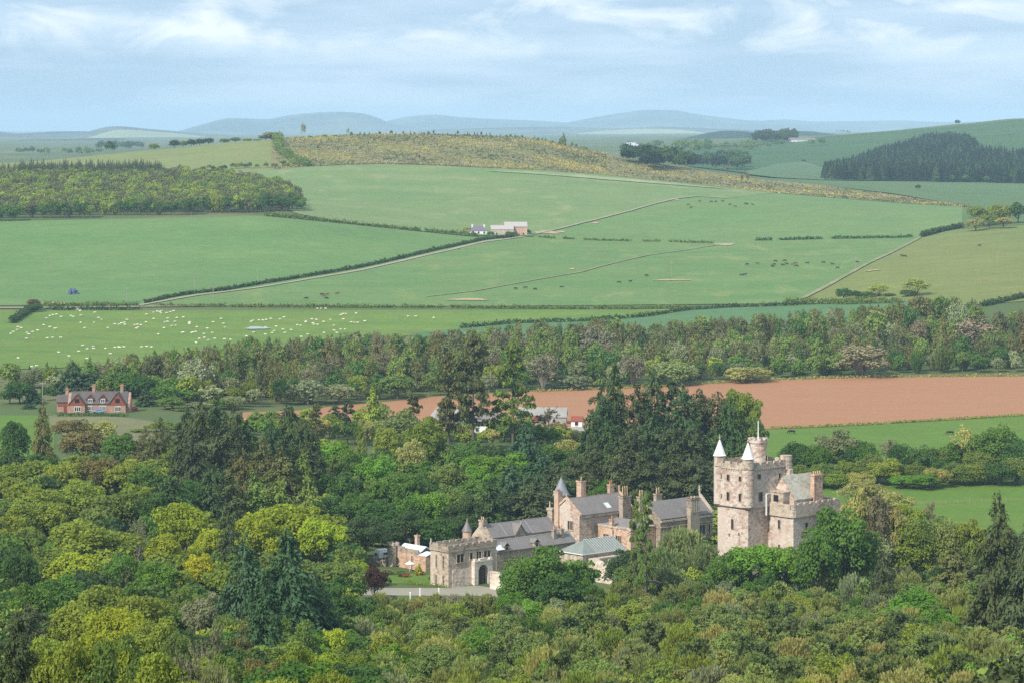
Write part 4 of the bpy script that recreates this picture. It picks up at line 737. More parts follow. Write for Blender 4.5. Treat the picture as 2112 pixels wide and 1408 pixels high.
def trunk_mesh(seed, kind):
    r = random.Random(seed); m = MB()
    if kind in ('broad', 'bare'):
        top = .55; tube_path(m, [(0, 0, -.03), (r.uniform(-.01, .01), 0, .15), (r.uniform(-.02, .02), r.uniform(-.02, .02), .35), (0, 0, top)], [.035, .026, .02, .008])
        for k in range(7):
            a = k*.9+r.random(); z = r.uniform(.18, .42); e = .34*r.uniform(.6, 1.05); tube_path(m, [(0, 0, z), (e*.5*math.cos(a), e*.5*math.sin(a), z+.13), (e*math.cos(a), e*math.sin(a), z+r.uniform(.22, .36))], [.013, .009, .003], 5)
    elif kind == 'open':
        tube_path(m, [(0, 0, -.03), (.004, 0, .3), (-.006, .004, .65), (0, 0, .97)], [.03, .024, .015, .003])
        for k in range(26):
            a = r.uniform(0, 6.28); z = .2+.72*k/26; e = r.uniform(.2, .44)*(1.05-z*.6); tube_path(m, [(0, 0, z), (e*.55*math.cos(a), e*.55*math.sin(a), z+.006), (e*math.cos(a), e*math.sin(a), z-.012)], [.007, .005, .002], 4)
    elif kind == 'stems':
        for k in range(16):
            a = r.uniform(0, 6.28); e = r.uniform(.1, .4); tube_path(m, [(0, 0, -.03), (e*.45*math.cos(a), e*.45*math.sin(a), .35), (e*math.cos(a), e*math.sin(a), r.uniform(.6, .93))], [.012, .008, .002], 4)
    else:
        tube_path(m, [(0, 0, -.03), (0, 0, .4), (0, 0, .99)], [.02, .013, .002])
    me = bpy.data.meshes.new('trunk'); me.from_pydata(m.v, [], m.f); me.update(); return me
# kind -> (crown builder, trunk kind, leaf scale, material, species words)
KINDS = {
 'oak': (lambda s, n, l: c_broad(s, n, l, 42, .38, .60, 1, (.10, .17)), 'broad', M_leaf),
 'dome': (lambda s, n, l: c_broad(s, n, l, 60, .43, .55, 1, (.09, .15)), 'broad', M_leaf),
 'tall': (lambda s, n, l: c_broad(s, n, l, 48, .47, .53, 1.1, (.08, .14)), 'broad', M_leaf),
 'bush': (lambda s, n, l: c_broad(s, n, l, 80, .47, .50, 1.1, (.11, .17)), 'broad', M_leaf),
 'twiggy': (lambda s, n, l: c_broad(s, n, l, 60, .46, .54, 1.2, (.07, .13)), 'stems', M_twig),
 'spruce': (lambda s, n, l: c_con(s, n, l, .68, .05, .20, 30, .07, 9), 'con', M_needle),
 'fir': (lambda s, n, l: c_con(s, n, l, .55, .05, .34, 24, .06, 8, .12), 'con', M_needle),
 'pine': (lambda s, n, l: c_open(s, n, l, .26, 46), 'open', M_needle),
 'young': (lambda s, n, l: c_young(s, n, l), 'con', M_needle),
 'willow': (lambda s, n, l: c_stems(s, n, l), 'stems', M_leaf),
 'bare': (lambda s, n, l: c_bare(s, n//4, l), 'bare', M_twig),
 'larch': (lambda s, n, l: c_con(s, n, l, .6, .04, .30, 26, -.03, 7, .1), 'con', M_needle),
}
NSEED = {'bush': 4, 'twiggy': 4, 'oak': 5, 'dome': 4, 'tall': 4, 'spruce': 4, 'fir': 4, 'pine': 3, 'young': 5, 'willow': 5, 'bare': 4, 'larch': 4}
LODS = {0: (12000, .0180), 1: (6000, .0240), 2: (1900, .041), 3: (1000, .044), 4: (220, .11)}
LEAFK = {'young': 2.3, 'willow': 1.5, 'bare': 1.0, 'pine': .85, 'twiggy': .62, 'spruce': 1.45, 'fir': 1.5, 'larch': 1.3}; NK = {'pine': 2.2, 'twiggy': 1.3, 'spruce': 1.5, 'fir': 1.6, 'willow': 1.2, 'larch': 1.2}
_raw = {}; _me = {}
def raw(kind, seed, lod):
    k = (kind, seed, lod)
    if k not in _raw:
        n, l = LODS[lod]; n = int(n*NK.get(kind, 1)); _raw[k] = KINDS[kind][0](seed*13+7+len(kind), n, l*LEAFK.get(kind, 1.0))
    return _raw[k]
def crown_me(kind, seed, lod):
    k = (kind, seed, lod)
    if k not in _me: V, Q = raw(*k); _me[k] = mesh_np('crown', V, Q, [KINDS[kind][2]])
    return _me[k]
def trunk_me(kind, seed, pale=False):
    k = ('t', kind, seed, pale)
    if k not in _me: _me[k] = trunk_mesh(seed, KINDS[kind][1]); _me[k].materials.append(M_barkp if pale else M_bark)
    return _me[k]
SPECIES = {'bush': ('bush', 'rounded bush'), 'twiggy': ('leafless_tree', 'leafless tree with fine twigs'), 'oak': ('oak_tree', 'spreading broadleaf tree'), 'dome': ('sycamore_tree', 'round domed broadleaf tree'), 'tall': ('ash_tree', 'tall oval broadleaf tree'), 'spruce': ('spruce_tree', 'spire shaped spruce'), 'fir': ('fir_tree', 'tall ragged fir'),
           'pine': ('pine_tree', 'tall open pine with bare trunk'), 'young': ('young_pine', 'young tufted pine'), 'willow': ('willow_shrub', 'feathery upright shrub'), 'bare': ('bare_tree', 'bare twiggy tree'), 'larch': ('larch_tree', 'narrow larch')}
COLS = {  # albedo, word
 'green': ((0.135, 0.245, 0.038), 'mid green'), 'bright': ((0.180, 0.335, 0.036), 'bright green'), 'lime': ((0.375, 0.445, 0.032), 'bright yellow green'), 'yellow': ((0.440, 0.440, 0.018), 'golden yellow'), 'olive': ((0.276, 0.339, 0.045), 'olive green'),
 'dull': ((0.187, 0.260, 0.053), 'dull green'), 'dark': ((0.080, 0.135, 0.040), 'dark green'), 'deep': ((0.090, 0.180, 0.036), 'deep green'), 'blue': ((0.070, 0.130, 0.055), 'dark bluish green'), 'brown': ((0.244, 0.205, 0.066), 'brownish'), 'copper': ((0.112, 0.051, 0.030), 'dark copper red'),
 'grey': ((0.296, 0.329, 0.148), 'grey green'), 'tan': ((0.439, 0.410, 0.119), 'tan green'), 'silver': ((0.284, 0.346, 0.114), 'silvery pale green'), 'twig': ((0.235, 0.215, 0.115), 'pale grey brown'), 'drk': ((0.092, 0.115, 0.042), 'blackish green'), 'pinky': ((0.225, 0.190, 0.110), 'pinkish brown'), 'brgreen': ((0.165, 0.166, 0.050), 'brownish green'),
 'far': ((0.024, 0.048, 0.020), 'very dark green'), 'muted': ((0.165, 0.175, 0.068), 'muted olive brown'), 'pineg': ((0.244, 0.316, 0.082), 'soft green'), 'pined': ((0.159, 0.210, 0.063), 'shaded green'), 'thick': ((0.300, 0.332, 0.088), 'straw green')}
TREES = []     # collected, labelled at the end
def tree(px, Y, h, w, kind, col, label=None, lod=None, off=0.0, py=None, group=None, rz=None, sq=1.0):
    if kind == 'bare' and Y > 1000: kind = 'twiggy'
    if kind == 'willow' and col in ('twig', 'pinky', 'muted'): kind = 'twiggy'
    if kind == 'dome' and 1050 < Y and w > h*1.15: kind = 'bush'
    if kind in ('spruce', 'fir', 'pine') and Y < 1300: h *= 1.05
    x = (px-CX)/F*Y; z = gz(x, Y)
    if lod is None: lod = 0 if Y < 480 else (1 if Y < 950 else (2 if Y < 1900 else 3))
    seed = rnd.randrange(NSEED[kind]); rz = rnd.uniform(0, 6.28) if rz is None else rz
    nm, _ = SPECIES[kind]; c = COLS[col][0]; j = rnd.uniform(.85, 1.15); c = (c[0]*j*rnd.uniform(.92, 1.08), c[1]*j, c[2]*j*rnd.uniform(.9, 1.1), 1)
    if lod >= 3:
        o = obj(nm, crown_me(kind, seed, lod)); o.location = (x, Y, z-.2); o.scale = (w, w, h); o.rotation_euler = (0, 0, rz); o.color = c; r_ = o
    else:
        r_ = empty(nm, (x, Y, z-.2), rz); 
        o = obj('crown', crown_me(kind, seed, lod), r_); o.scale = (w, w*sq, h); o.color = c
        t = obj('trunk', trunk_me(kind, seed, col in ('silver', 'grey', 'twig')), r_); t.scale = (max(w, h*.5)*.9, max(w, h*.5)*.9, h)
    TREES.append([r_, px, HY+(EYE-z-h)*F/Y, Y, kind, col, label, group]); return r_
def solveY(px, py, h):
    X = (px-CX)/F*YS; pp = HY+(EYE-ground(X, YS)-h)*F/YS; 
    if py < 860: k = np.nonzero((pp <= py) & (YS > 760))[0]; return float(YS[k[0]]) if len(k) else 3000.
    k = np.nonzero((pp >= py) & (YS < 1150))[0]; return max(255., float(YS[k[-1]])) if len(k) else 255.
def T_(px, py, wpx, kind, col, h=15, label=None, Y=None, **kw):
    """tree whose top is seen at photo (px, py), wpx wide; its distance follows from its height"""
    if Y is None: Y = solveY(px, py, h)
    else: h = EYE-(py-HY)*Y/F-gz((px-CX)/F*Y, Y)
    if kind in ('spruce', 'fir') and Y < 1060: wpx *= 1.45 if wpx < 130 else 1.2
    return tree(px, Y, h, wpx*Y/F, kind, col, label, **kw)

# ---- left wood, hand placed
for a in [
 (88, 832, 46, 'spruce', 'brgreen', 24, 'ragged brownish spruce standing tall in front of the meadow at far left'), (28, 862, 70, 'tall', 'deep', 16), (24, 900, 60, 'spruce', 'deep', 15),
 (150, 862, 90, 'oak', 'brown', 9), (205, 868, 80, 'oak', 'tan', 7), (172, 882, 120, 'dome', 'brown', 12, 'large orange brown domed tree just below the cottages'), (245, 886, 95, 'dome', 'green', 13),
 (300, 878, 70, 'larch', 'brgreen', 15), (330, 858, 76, 'larch', 'brgreen', 20, 'grey brown conifer right of the cottages meadow'), (352, 905, 70, 'dome', 'olive', 13),
 (385, 842, 62, 'fir', 'drk', 25), (415, 828, 66, 'fir', 'drk', 28), (448, 824, 70, 'fir', 'dark', 28, 'tallest blackish fir of the clump left of centre'), (485, 842, 60, 'fir', 'drk', 26), (510, 868, 56, 'fir', 'dark', 22), (462, 880, 90, 'fir', 'drk', 22), (400, 900, 80, 'fir', 'drk', 22),
 (560, 872, 66, 'fir', 'dark', 24), (600, 846, 80, 'fir', 'dark', 27), (628, 868, 74, 'fir', 'drk', 25), (655, 905, 60, 'spruce', 'dark', 20), (540, 905, 80, 'spruce', 'brgreen', 20), (580, 925, 90, 'spruce', 'brgreen', 21), (625, 930, 66, 'spruce', 'dull', 20), (500, 930, 80, 'fir', 'brgreen', 20),
 (652, 836, 46, 'pine', 'brgreen', 14), (716, 826, 44, 'pine', 'drk', 15), (768, 798, 38, 'spruce', 'olive', 18), (680, 850, 40, 'oak', 'olive', 9), (745, 850, 34, 'larch', 'olive', 22),
 (690, 905, 90, 'dome', 'bright', 14), (730, 925, 90, 'dome', 'green', 15), (780, 932, 96, 'dome', 'bright', 15, 'rich green rounded tree in the middle of the left wood'), (840, 960, 90, 'dome', 'green', 15), (700, 965, 110, 'dome', 'deep', 15),
 (818, 842, 118, 'dome', 'silver', 17, 'pale flowering chestnut with cream speckles below the ploughed field'), (878, 862, 96, 'tall', 'olive', 18), (800, 872, 70, 'tall', 'olive', 16), (850, 900, 70, 'tall', 'tan', 15),
 (60, 935, 120, 'dome', 'olive', 14), (125, 942, 110, 'dome', 'olive', 14), (195, 932, 130, 'dome', 'brown', 15), (255, 945, 110, 'oak', 'olive', 14), (300, 950, 100, 'dome', 'green', 14), (345, 975, 90, 'fir', 'dark', 18), (400, 985, 90, 'dome', 'deep', 14), (440, 960, 90, 'fir', 'dark', 20), (90, 1000, 130, 'dome', 'olive', 14), (170, 985, 130, 'dome', 'olive', 15), (240, 1005, 130, 'oak', 'dull', 14), (320, 1010, 100, 'dome', 'deep', 14), (480, 985, 80, 'fir', 'drk', 21), (525, 975, 90, 'spruce', 'dull', 22), (575, 985, 90, 'spruce', 'dull', 21), (40, 1030, 110, 'dome', 'olive', 13),
 (635, 985, 80, 'spruce', 'dull', 18), (680, 1020, 120, 'dome', 'deep', 13), (735, 1010, 100, 'dome', 'green', 14), (785, 1025, 110, 'dome', 'deep', 13), (745, 1060, 110, 'oak', 'dark', 13), (835, 1015, 80, 'dome', 'green', 14), (880, 1000, 110, 'dome', 'bright', 15), (845, 1050, 100, 'oak', 'dark', 11), (930, 990, 90, 'dome', 'dull', 15), (960, 1020, 90, 'oak', 'dark', 13), (800, 1075, 90, 'oak', 'dark', 9), (890, 1060, 100, 'dome', 'deep', 10), (950, 1060, 80, 'oak', 'dark', 9),
 (190, 1076, 200, 'oak', 'olive', 15, 'broad flat topped dull green tree at the left of the wood'), (375, 1036, 130, 'oak', 'lime', 16, 'bright yellow green tree left of the largest lime tree'), (440, 1085, 90, 'oak', 'lime', 14), (340, 1095, 90, 'oak', 'lime', 13), (285, 1060, 70, 'bare', 'twig', 15), (590, 1034, 200, 'oak', 'lime', 17, 'largest bright yellow green oak in the left wood'), (660, 1062, 120, 'oak', 'lime', 15), (530, 1060, 110, 'oak', 'lime', 15),
 (470, 1060, 60, 'fir', 'drk', 19), (100, 1120, 110, 'dome', 'dull', 13), (150, 1134, 130, 'oak', 'lime', 12), (410, 1134, 84, 'dome', 'yellow', 11, 'small golden yellow tree left of the dark spruces'), (260, 1130, 110, 'dome', 'green', 13), (320, 1150, 100, 'dome', 'bright', 12), (40, 1120, 90, 'dome', 'deep', 15),
 (505, 1110, 150, 'spruce', 'blue', 24, 'big dark bluish spruce on the left below the yellow green oaks'), (592, 1100, 170, 'spruce', 'blue', 25, 'biggest dark bluish spruce below the yellow green oaks'), (650, 1180, 110, 'spruce', 'blue', 18), (545, 1180, 120, 'spruce', 'blue', 20),
 (705, 1142, 130, 'dome', 'dull', 14, 'rounded dull green tree left of the garden lawn'), (772, 1165, 74, 'oak', 'copper', 9, 'dark copper red shrub beside the drive'), (740, 1150, 60, 'oak', 'lime', 10), (690, 1205, 110, 'dome', 'deep', 12),
 (130, 1178, 130, 'dome', 'green', 13), (60, 1190, 110, 'dome', 'green', 14), (262, 1172, 70, 'spruce', 'drk', 12), (345, 1176, 50, 'oak', 'copper', 8), (205, 1200, 140, 'oak', 'olive', 14), (290, 1215, 140, 'oak', 'olive', 14), (380, 1205, 110, 'dome', 'dull', 13), (150, 1240, 130, 'oak', 'olive', 13), (430, 1215, 120, 'tall', 'grey', 14), (240, 1255, 150, 'oak', 'lime', 14), (330, 1262, 140, 'dome', 'olive', 14), (60, 1250, 128, 'fir', 'drk', 14), (36, 1300, 125, 'spruce', 'drk', 15, 'ragged dark spruce in the bottom left corner'),
 (430, 1275, 90, 'bare', 'twig', 15, 'bare grey tree among green crowns in the lower left wood'), (500, 1270, 100, 'larch', 'brgreen', 14), (610, 1262, 110, 'tall', 'dull', 14), (680, 1280, 90, 'dome', 'lime', 11), (640, 1300, 90, 'dome', 'bright', 10), (745, 1270, 90, 'willow', 'grey', 10), (560, 1250, 90, 'tall', 'dull', 13), (470, 1250, 80, 'dome', 'dull', 13), (790, 1240, 80, 'tall', 'dull', 10),
 (110, 1300, 150, 'oak', 'olive', 14), (200, 1310, 150, 'oak', 'lime', 13), (290, 1330, 170, 'dome', 'olive', 13), (400, 1340, 120, 'bare', 'twig', 13), (360, 1300, 100, 'oak', 'dull', 13), (130, 1350, 160, 'oak', 'olive', 13), (470, 1335, 110, 'dome', 'dull', 12), (540, 1345, 130, 'dome', 'brown', 11), (600, 1330, 110, 'oak', 'olive', 12), (660, 1350, 110, 'oak', 'lime', 10), (730, 1335, 110, 'tall', 'olive', 11), (240, 1370, 160, 'oak', 'dull', 13), (340, 1375, 150, 'oak', 'olive', 12), (440, 1385, 130, 'willow', 'grey', 11), (560, 1385, 140, 'dome', 'olive', 11), (690, 1388, 130, 'oak', 'olive', 11), (60, 1375, 128, 'fir', 'drk', 12),
 (780, 1300, 110, 'willow', 'tan', 10), (720, 1300, 90, 'dome', 'bright', 9),
 # centre, behind the castle
 (1000, 925, 120, 'dome', 'bright', 14), (955, 915, 90, 'dome', 'green', 13), (1060, 925, 110, 'dome', 'bright', 13), (925, 950, 100, 'tall', 'dull', 13), (985, 955, 90, 'dome', 'bright', 12), (1085, 875, 90, 'spruce', 'blue', 20, 'dark bluish fir standing before the white cottages'), (1140, 915, 90, 'oak', 'green', 12), (1178, 905, 80, 'oak', 'tan', 11), (1110, 930, 110, 'spruce', 'blue', 19), (1050, 960, 100, 'spruce', 'blue', 18), (1010, 990, 90, 'spruce', 'dark', 17), (1095, 985, 110, 'spruce', 'drk', 17), (1150, 960, 100, 'fir', 'drk', 17), (1160, 985, 90, 'fir', 'dark', 14), (1050, 1010, 100, 'oak', 'drk', 13), (990, 1035, 100, 'oak', 'dark', 10), (1120, 1000, 90, 'spruce', 'drk', 14), (1190, 935, 70, 'fir', 'drk', 16), (1240, 985, 60, 'dome', 'green', 13),
 # front of the castle
 (1110, 1128, 165, 'oak', 'green', 16, 'leafy green tree right of the gatehouse arch'), (1190, 1150, 100, 'oak', 'green', 12), (1070, 1175, 110, 'oak', 'green', 11), (1150, 1180, 140, 'oak', 'deep', 12), (1060, 1215, 80, 'dome', 'bright', 8), (1100, 1230, 90, 'dome', 'bright', 8),
 (1285, 1128, 90, 'dome', 'dark', 12), (1305, 1150, 110, 'dome', 'dull', 12, 'dark rounded yew in front of the glass roof'), (1410, 1086, 130, 'willow', 'silver', 14, 'silvery pale poplar in front of the shaded wing'), (1370, 1120, 90, 'willow', 'silver', 12), (1450, 1115, 90, 'willow', 'silver', 12), (1380, 1165, 110, 'willow', 'silver', 11),
 (1500, 1150, 100, 'dome', 'green', 10), 
 (1755, 985, 90, 'bare', 'tan', 12), (1800, 990, 100, 'oak', 'tan', 11), (1840, 1005, 100, 'tall', 'tan', 11), (1820, 1045, 120, 'tall', 'grey', 13), (1870, 1035, 100, 'dome', 'olive', 12), (1925, 1060, 130, 'dome', 'dull', 13, 'rounded dull green tree left of the big right edge spruce'), (1990, 1070, 110, 'dome', 'olive', 13), (1800, 1100, 130, 'tall', 'grey', 12), (1870, 1100, 120, 'dome', 'olive', 12), (1820, 1140, 56, 'spruce', 'drk', 15, 'thin dark spruce with pale trunk right of the tower'), (2080, 1090, 120, 'fir', 'drk', 18), (1970, 1130, 110, 'spruce', 'brgreen', 13), (1760, 1130, 110, 'oak', 'olive', 11),
 (1890, 1205, 130, 'dome', 'bright', 11, 'vivid green leafy tree among dark pines at lower right'), (1860, 1240, 110, 'dome', 'bright', 9), (1930, 1250, 110, 'dome', 'bright', 9),
]: T_(*a)
T_(1550, 1110, 160, 'dome', 'bright', label='bright green rounded tree at the foot of the tower', Y=664); T_(1620, 1122, 110, 'dome', 'bright', Y=662); T_(1665, 1128, 100, 'dome', 'bright', Y=660); T_(1500, 1130, 90, 'dome', 'green', Y=660)
for px, py, w, k, c in ((1868, 1058, 90, 'bush', 'olive'), (1905, 1066, 90, 'tall', 'dull'), (1950, 1062, 90, 'bush', 'thick'), (1995, 1066, 90, 'tall', 'olive'), (1840, 1040, 80, 'tall', 'tan'), (1810, 1010, 80, 'tall', 'twig'), (1770, 1000, 80, 'tall', 'tan'), (1825, 1075, 90, 'bush', 'grey'), (1975, 1085, 100, 'bush', 'dull')): T_(px, py, w, k, c, Y=690)
T_(1722, 1032, 150, 'dome', 'green', label='large deep green dome shaped tree against the right side of the tower', Y=664); T_(1690, 1085, 110, 'dome', 'green', Y=652); T_(1765, 1075, 120, 'dome', 'green', Y=668)
for px, py, w, k, c in ((785, 1218, 60, 'willow', 'thick'), (825, 1228, 60, 'willow', 'thick'), (862, 1226, 60, 'willow', 'tan'), (900, 1221, 60, 'willow', 'thick'), (935, 1216, 64, 'willow', 'twig'), (970, 1220, 60, 'willow', 'thick'), (1005, 1222, 60, 'willow', 'thick'), (1040, 1222, 60, 'bush', 'bright'), (845, 1244, 60, 'willow', 'grey'), (1020, 1236, 70, 'willow', 'olive'), (1215, 1190, 70, 'tall', 'green'), (1200, 1205, 70, 'bush', 'green'), (1280, 1196, 80, 'willow', 'thick'), (1235, 1215, 80, 'willow', 'thick')): T_(px, py, w, k, c, Y=628 if px < 1100 else 640)
tree(2060, 540, 31.5, 15, 'spruce', 'drk', 'huge dark spruce rising at the right edge of the photo'); tree(2120, 520, 27, 14, 'spruce', 'drk')
# tall pines standing behind the castle, in front of the ploughed field
for px, py, w, col, lb in ((925, 735, 84, 'brgreen', 'left one of three tall open pines in front of the ploughed field'), (976, 704, 110, 'brgreen', 'middle and tallest of three tall open pines in front of the ploughed field'), (1058, 718, 104, 'dull', 'right one of three tall open pines in front of the ploughed field')):
    T_(px, py, w, 'pine', col, label=lb, Y=960)
T_(853, 815, 62, 'pine', 'brgreen', Y=980, label='short layered pine standing left of the three tall pines'); T_(1131, 832, 80, 'bare', 'twig', Y=985, label='small bare dark tree in front of the grey farm shed')
for px, py, w, k, c, Y in ((560, 842, 40, 'tall', 'dull', 1030), (590, 836, 40, 'fir', 'drk', 1030), (635, 838, 44, 'tall', 'olive', 1030), (690, 832, 34, 'fir', 'drk', 1030), (745, 836, 50, 'tall', 'olive', 1030), (530, 846, 44, 'tall', 'dull', 1035), (785, 826, 44, 'tall', 'dull', 1025), (1082, 852, 50, 'tall', 'green', 1010), (1150, 866, 50, 'tall', 'brown', 1015), (960, 866, 60, 'tall', 'dull', 1005), (890, 856, 50, 'oak', 'olive', 1000), (1040, 868, 50, 'bush', 'olive', 1005), (1110, 874, 50, 'spruce', 'drk', 1000), (1180, 892, 50, 'bush', 'brown', 1000),
   (120, 866, 60, 'bush', 'tan', 1035), (160, 868, 60, 'bush', 'thick', 1030), (200, 866, 60, 'bush', 'brown', 1032), (240, 870, 60, 'bush', 'tan', 1030), (275, 874, 50, 'bush', 'thick', 1028), (300, 868, 50, 'bush', 'tan', 1030), (370, 838, 60, 'tall', 'dull', 1060), (410, 826, 70, 'tall', 'grey', 1075), (450, 820, 60, 'dome', 'dull', 1080), (330, 826, 50, 'bush', 'green', 1075), (300, 822, 44, 'dome', 'deep', 1085), (385, 800, 60, 'tall', 'green', 1090), (440, 790, 60, 'tall', 'grey', 1092), (480, 812, 60, 'dome', 'grey', 1088), (350, 775, 60, 'tall', 'green', 1100), (270, 778, 50, 'dome', 'deep', 1100), (215, 775, 50, 'tall', 'dull', 1110), (60, 830, 40, 'spruce', 'blue', 1060), (100, 790, 44, 'tall', 'deep', 1095), (20, 800, 50, 'dome', 'deep', 1080)): T_(px, py, w, k, c, Y=Y)
# dark fir group behind the house and left of the tower
for px, py, w, k, c, Y in ((1266, 748, 76, 'spruce', 'dark', 890), (1238, 800, 70, 'fir', 'dark', 880), (1218, 850, 66, 'fir', 'dark', 860), (1350, 770, 84, 'spruce', 'dark', 900), (1312, 800, 80, 'fir', 'drk', 890), (1385, 790, 66, 'pine', 'dark', 905), (1410, 800, 90, 'fir', 'dark', 880), (1442, 806, 84, 'fir', 'drk', 890), (1480, 812, 80, 'fir', 'drk', 885), (1505, 822, 70, 'fir', 'dark', 875),
                          (1255, 870, 80, 'fir', 'dark', 845), (1300, 880, 90, 'fir', 'drk', 840), (1345, 865, 90, 'fir', 'dark', 850), (1390, 875, 90, 'fir', 'drk', 845), (1430, 880, 90, 'fir', 'drk', 840), (1470, 885, 84, 'fir', 'dark', 845), (1225, 920, 76, 'fir', 'drk', 830), (1275, 930, 90, 'fir', 'drk', 825), (1330, 935, 90, 'spruce', 'drk', 820), (1385, 940, 90, 'fir', 'drk', 822), (1440, 945, 90, 'fir', 'drk', 820), (1490, 930, 70, 'fir', 'drk', 830), (1535, 905, 70, 'fir', 'dark', 850), (1205, 960, 70, 'fir', 'drk', 815), (1560, 945, 60, 'oak', 'dark', 850)):
    T_(px, py, w, k, c, Y=Y)
T_(1528, 794, 100, 'oak', 'olive', Y=905, label='rounded olive green broadleaf at the right end of the dark fir group'); T_(1548, 850, 80, 'oak', 'dull', Y=880)
for px, py, w, c in ((1262, 1045, 40, 'dark'),): pass
T_(1332, 1028, 52, 'pine', 'dull', Y=640, label='right one of two slim pines in front of the house'); T_(1312, 1040, 44, 'pine', 'dull', Y=645, label='left one of two slim pines in front of the house')
# tree lines in the right hand meadows
for px, py, w, k, c, Y in ((1642, 905, 60, 'bush', 'deep', 900), (1685, 912, 60, 'bush', 'green', 895), (1728, 882, 90, 'tall', 'grey', 905), (1775, 905, 60, 'bush', 'deep', 900), (1800, 930, 50, 'bush', 'dull', 890), (1832, 900, 50, 'bare', 'twig', 910), (1860, 912, 56, 'bush', 'deep', 900), (1905, 915, 56, 'bush', 'deep', 895), (1950, 912, 60, 'bush', 'green', 900), (1990, 872, 70, 'bare', 'tan', 900), (2050, 868, 90, 'bush', 'green', 895), (2020, 920, 60, 'bush', 'dull', 890), (2095, 900, 70, 'bush', 'deep', 890),
                          (1745, 945, 60, 'bush', 'olive', 880), (1700, 950, 70, 'bush', 'dull', 875), (1830, 945, 70, 'oak', 'olive', 880), (1885, 950, 60, 'bush', 'dull', 880), (1930, 960, 50, 'bush', 'tan', 875), (1980, 950, 60, 'bush', 'dull', 880), (1905, 975, 60, 'oak', 'bright', 870), (1860, 978, 50, 'oak', 'bright', 872), (1665, 925, 56, 'bush', 'deep', 898), (1705, 918, 56, 'tall', 'dull', 900), (1752, 915, 56, 'tall', 'deep', 900), (1790, 912, 50, 'bush', 'green', 897), (1880, 918, 50, 'tall', 'deep', 899), (1928, 918, 50, 'bush', 'dull', 897), (1970, 905, 56, 'tall', 'deep', 902), (2020, 895, 60, 'tall', 'green', 902), (2075, 885, 60, 'bush', 'deep', 898), (1810, 955, 60, 'bush', 'dull', 884), (1955, 945, 60, 'bush', 'deep', 885), (2010, 950, 60, 'bush', 'olive', 882), (2100, 940, 70, 'bush', 'dull', 882), (1720, 968, 60, 'bush', 'olive', 872), (1770, 970, 60, 'bush', 'tan', 872), (1650, 955, 60, 'bush', 'dull', 870), (2060, 950, 70, 'bush', 'deep', 880)):
    T_(px, py, w*1.25, k, c, Y=Y)
T_(1715, 1030, 30, 'bare', 'twig', Y=760); T_(1917, 1028, 50, 'bare', 'twig', Y=750, label='small bare grey tree by the fence in the right hand meadow')
# around the cottages and the valley edge
for px, py, w, k, c, Y in ((40, 780, 70, 'dome', 'deep', 1080), (70, 800, 50, 'spruce', 'blue', 1080), (150, 745, 80, 'spruce', 'blue', 1120), (185, 765, 60, 'fir', 'blue', 1120), (120, 765, 50, 'tall', 'grey', 1130), (255, 755, 70, 'fir', 'dark', 1110), (300, 770, 70, 'dome', 'deep', 1100), (340, 790, 70, 'dome', 'green', 1080), (300, 800, 50, 'spruce', 'dark', 1070), (355, 815, 60, 'dome', 'dull', 1060), (395, 740, 80, 'bare', 'grey', 1120), (20, 745, 50, 'tall', 'dull', 1150)):
    T_(px, py, w, k, c, Y=Y)
# loose fill under the canopy so that no ground shows between the crowns (left wood)
SKY_L = [(-20, 900), (100, 905), (300, 900), (360, 870), (500, 860), (560, 880), (660, 880), (760, 900), (900, 890), (1190, 900), (1200, 905)]
GARDEN = [(735, 1115), (790, 1112), (1024, 1100), (1200, 1090)]
cnt = 0
for Y in np.arange(262, 930, 11.0):
    for x in np.arange(-.19*Y, .025*Y, 11.5):
        X = x+rnd.uniform(-4, 4); Yy = Y+rnd.uniform(-4, 4); px = CX+X/Yy*F; 
        if px > (1195 if Yy > 760 else (760 if Yy < 740 else 735)): continue
        if 640 < Yy < 745 and px > 740: continue
        h = rnd.uniform(8, 11.5); py = HY+(EYE-gz(X, Yy)-h)*F/Yy
        if py < poly(SKY_L, px)+12: continue
        dens = .62 if Yy < 480 else .8
        if rnd.random() > dens: continue
        c = rnd.choice(['olive', 'dull', 'deep', 'green', 'olive', 'dark'] if px < 700 else ['deep', 'dark', 'green', 'dull']); tree(px, Yy, h, rnd.uniform(9, 12), rnd.choice(['oak', 'tall', 'tall', 'dome']), c, lod=(1 if Yy < 480 else 2)); cnt += 1
print('fill left', cnt)
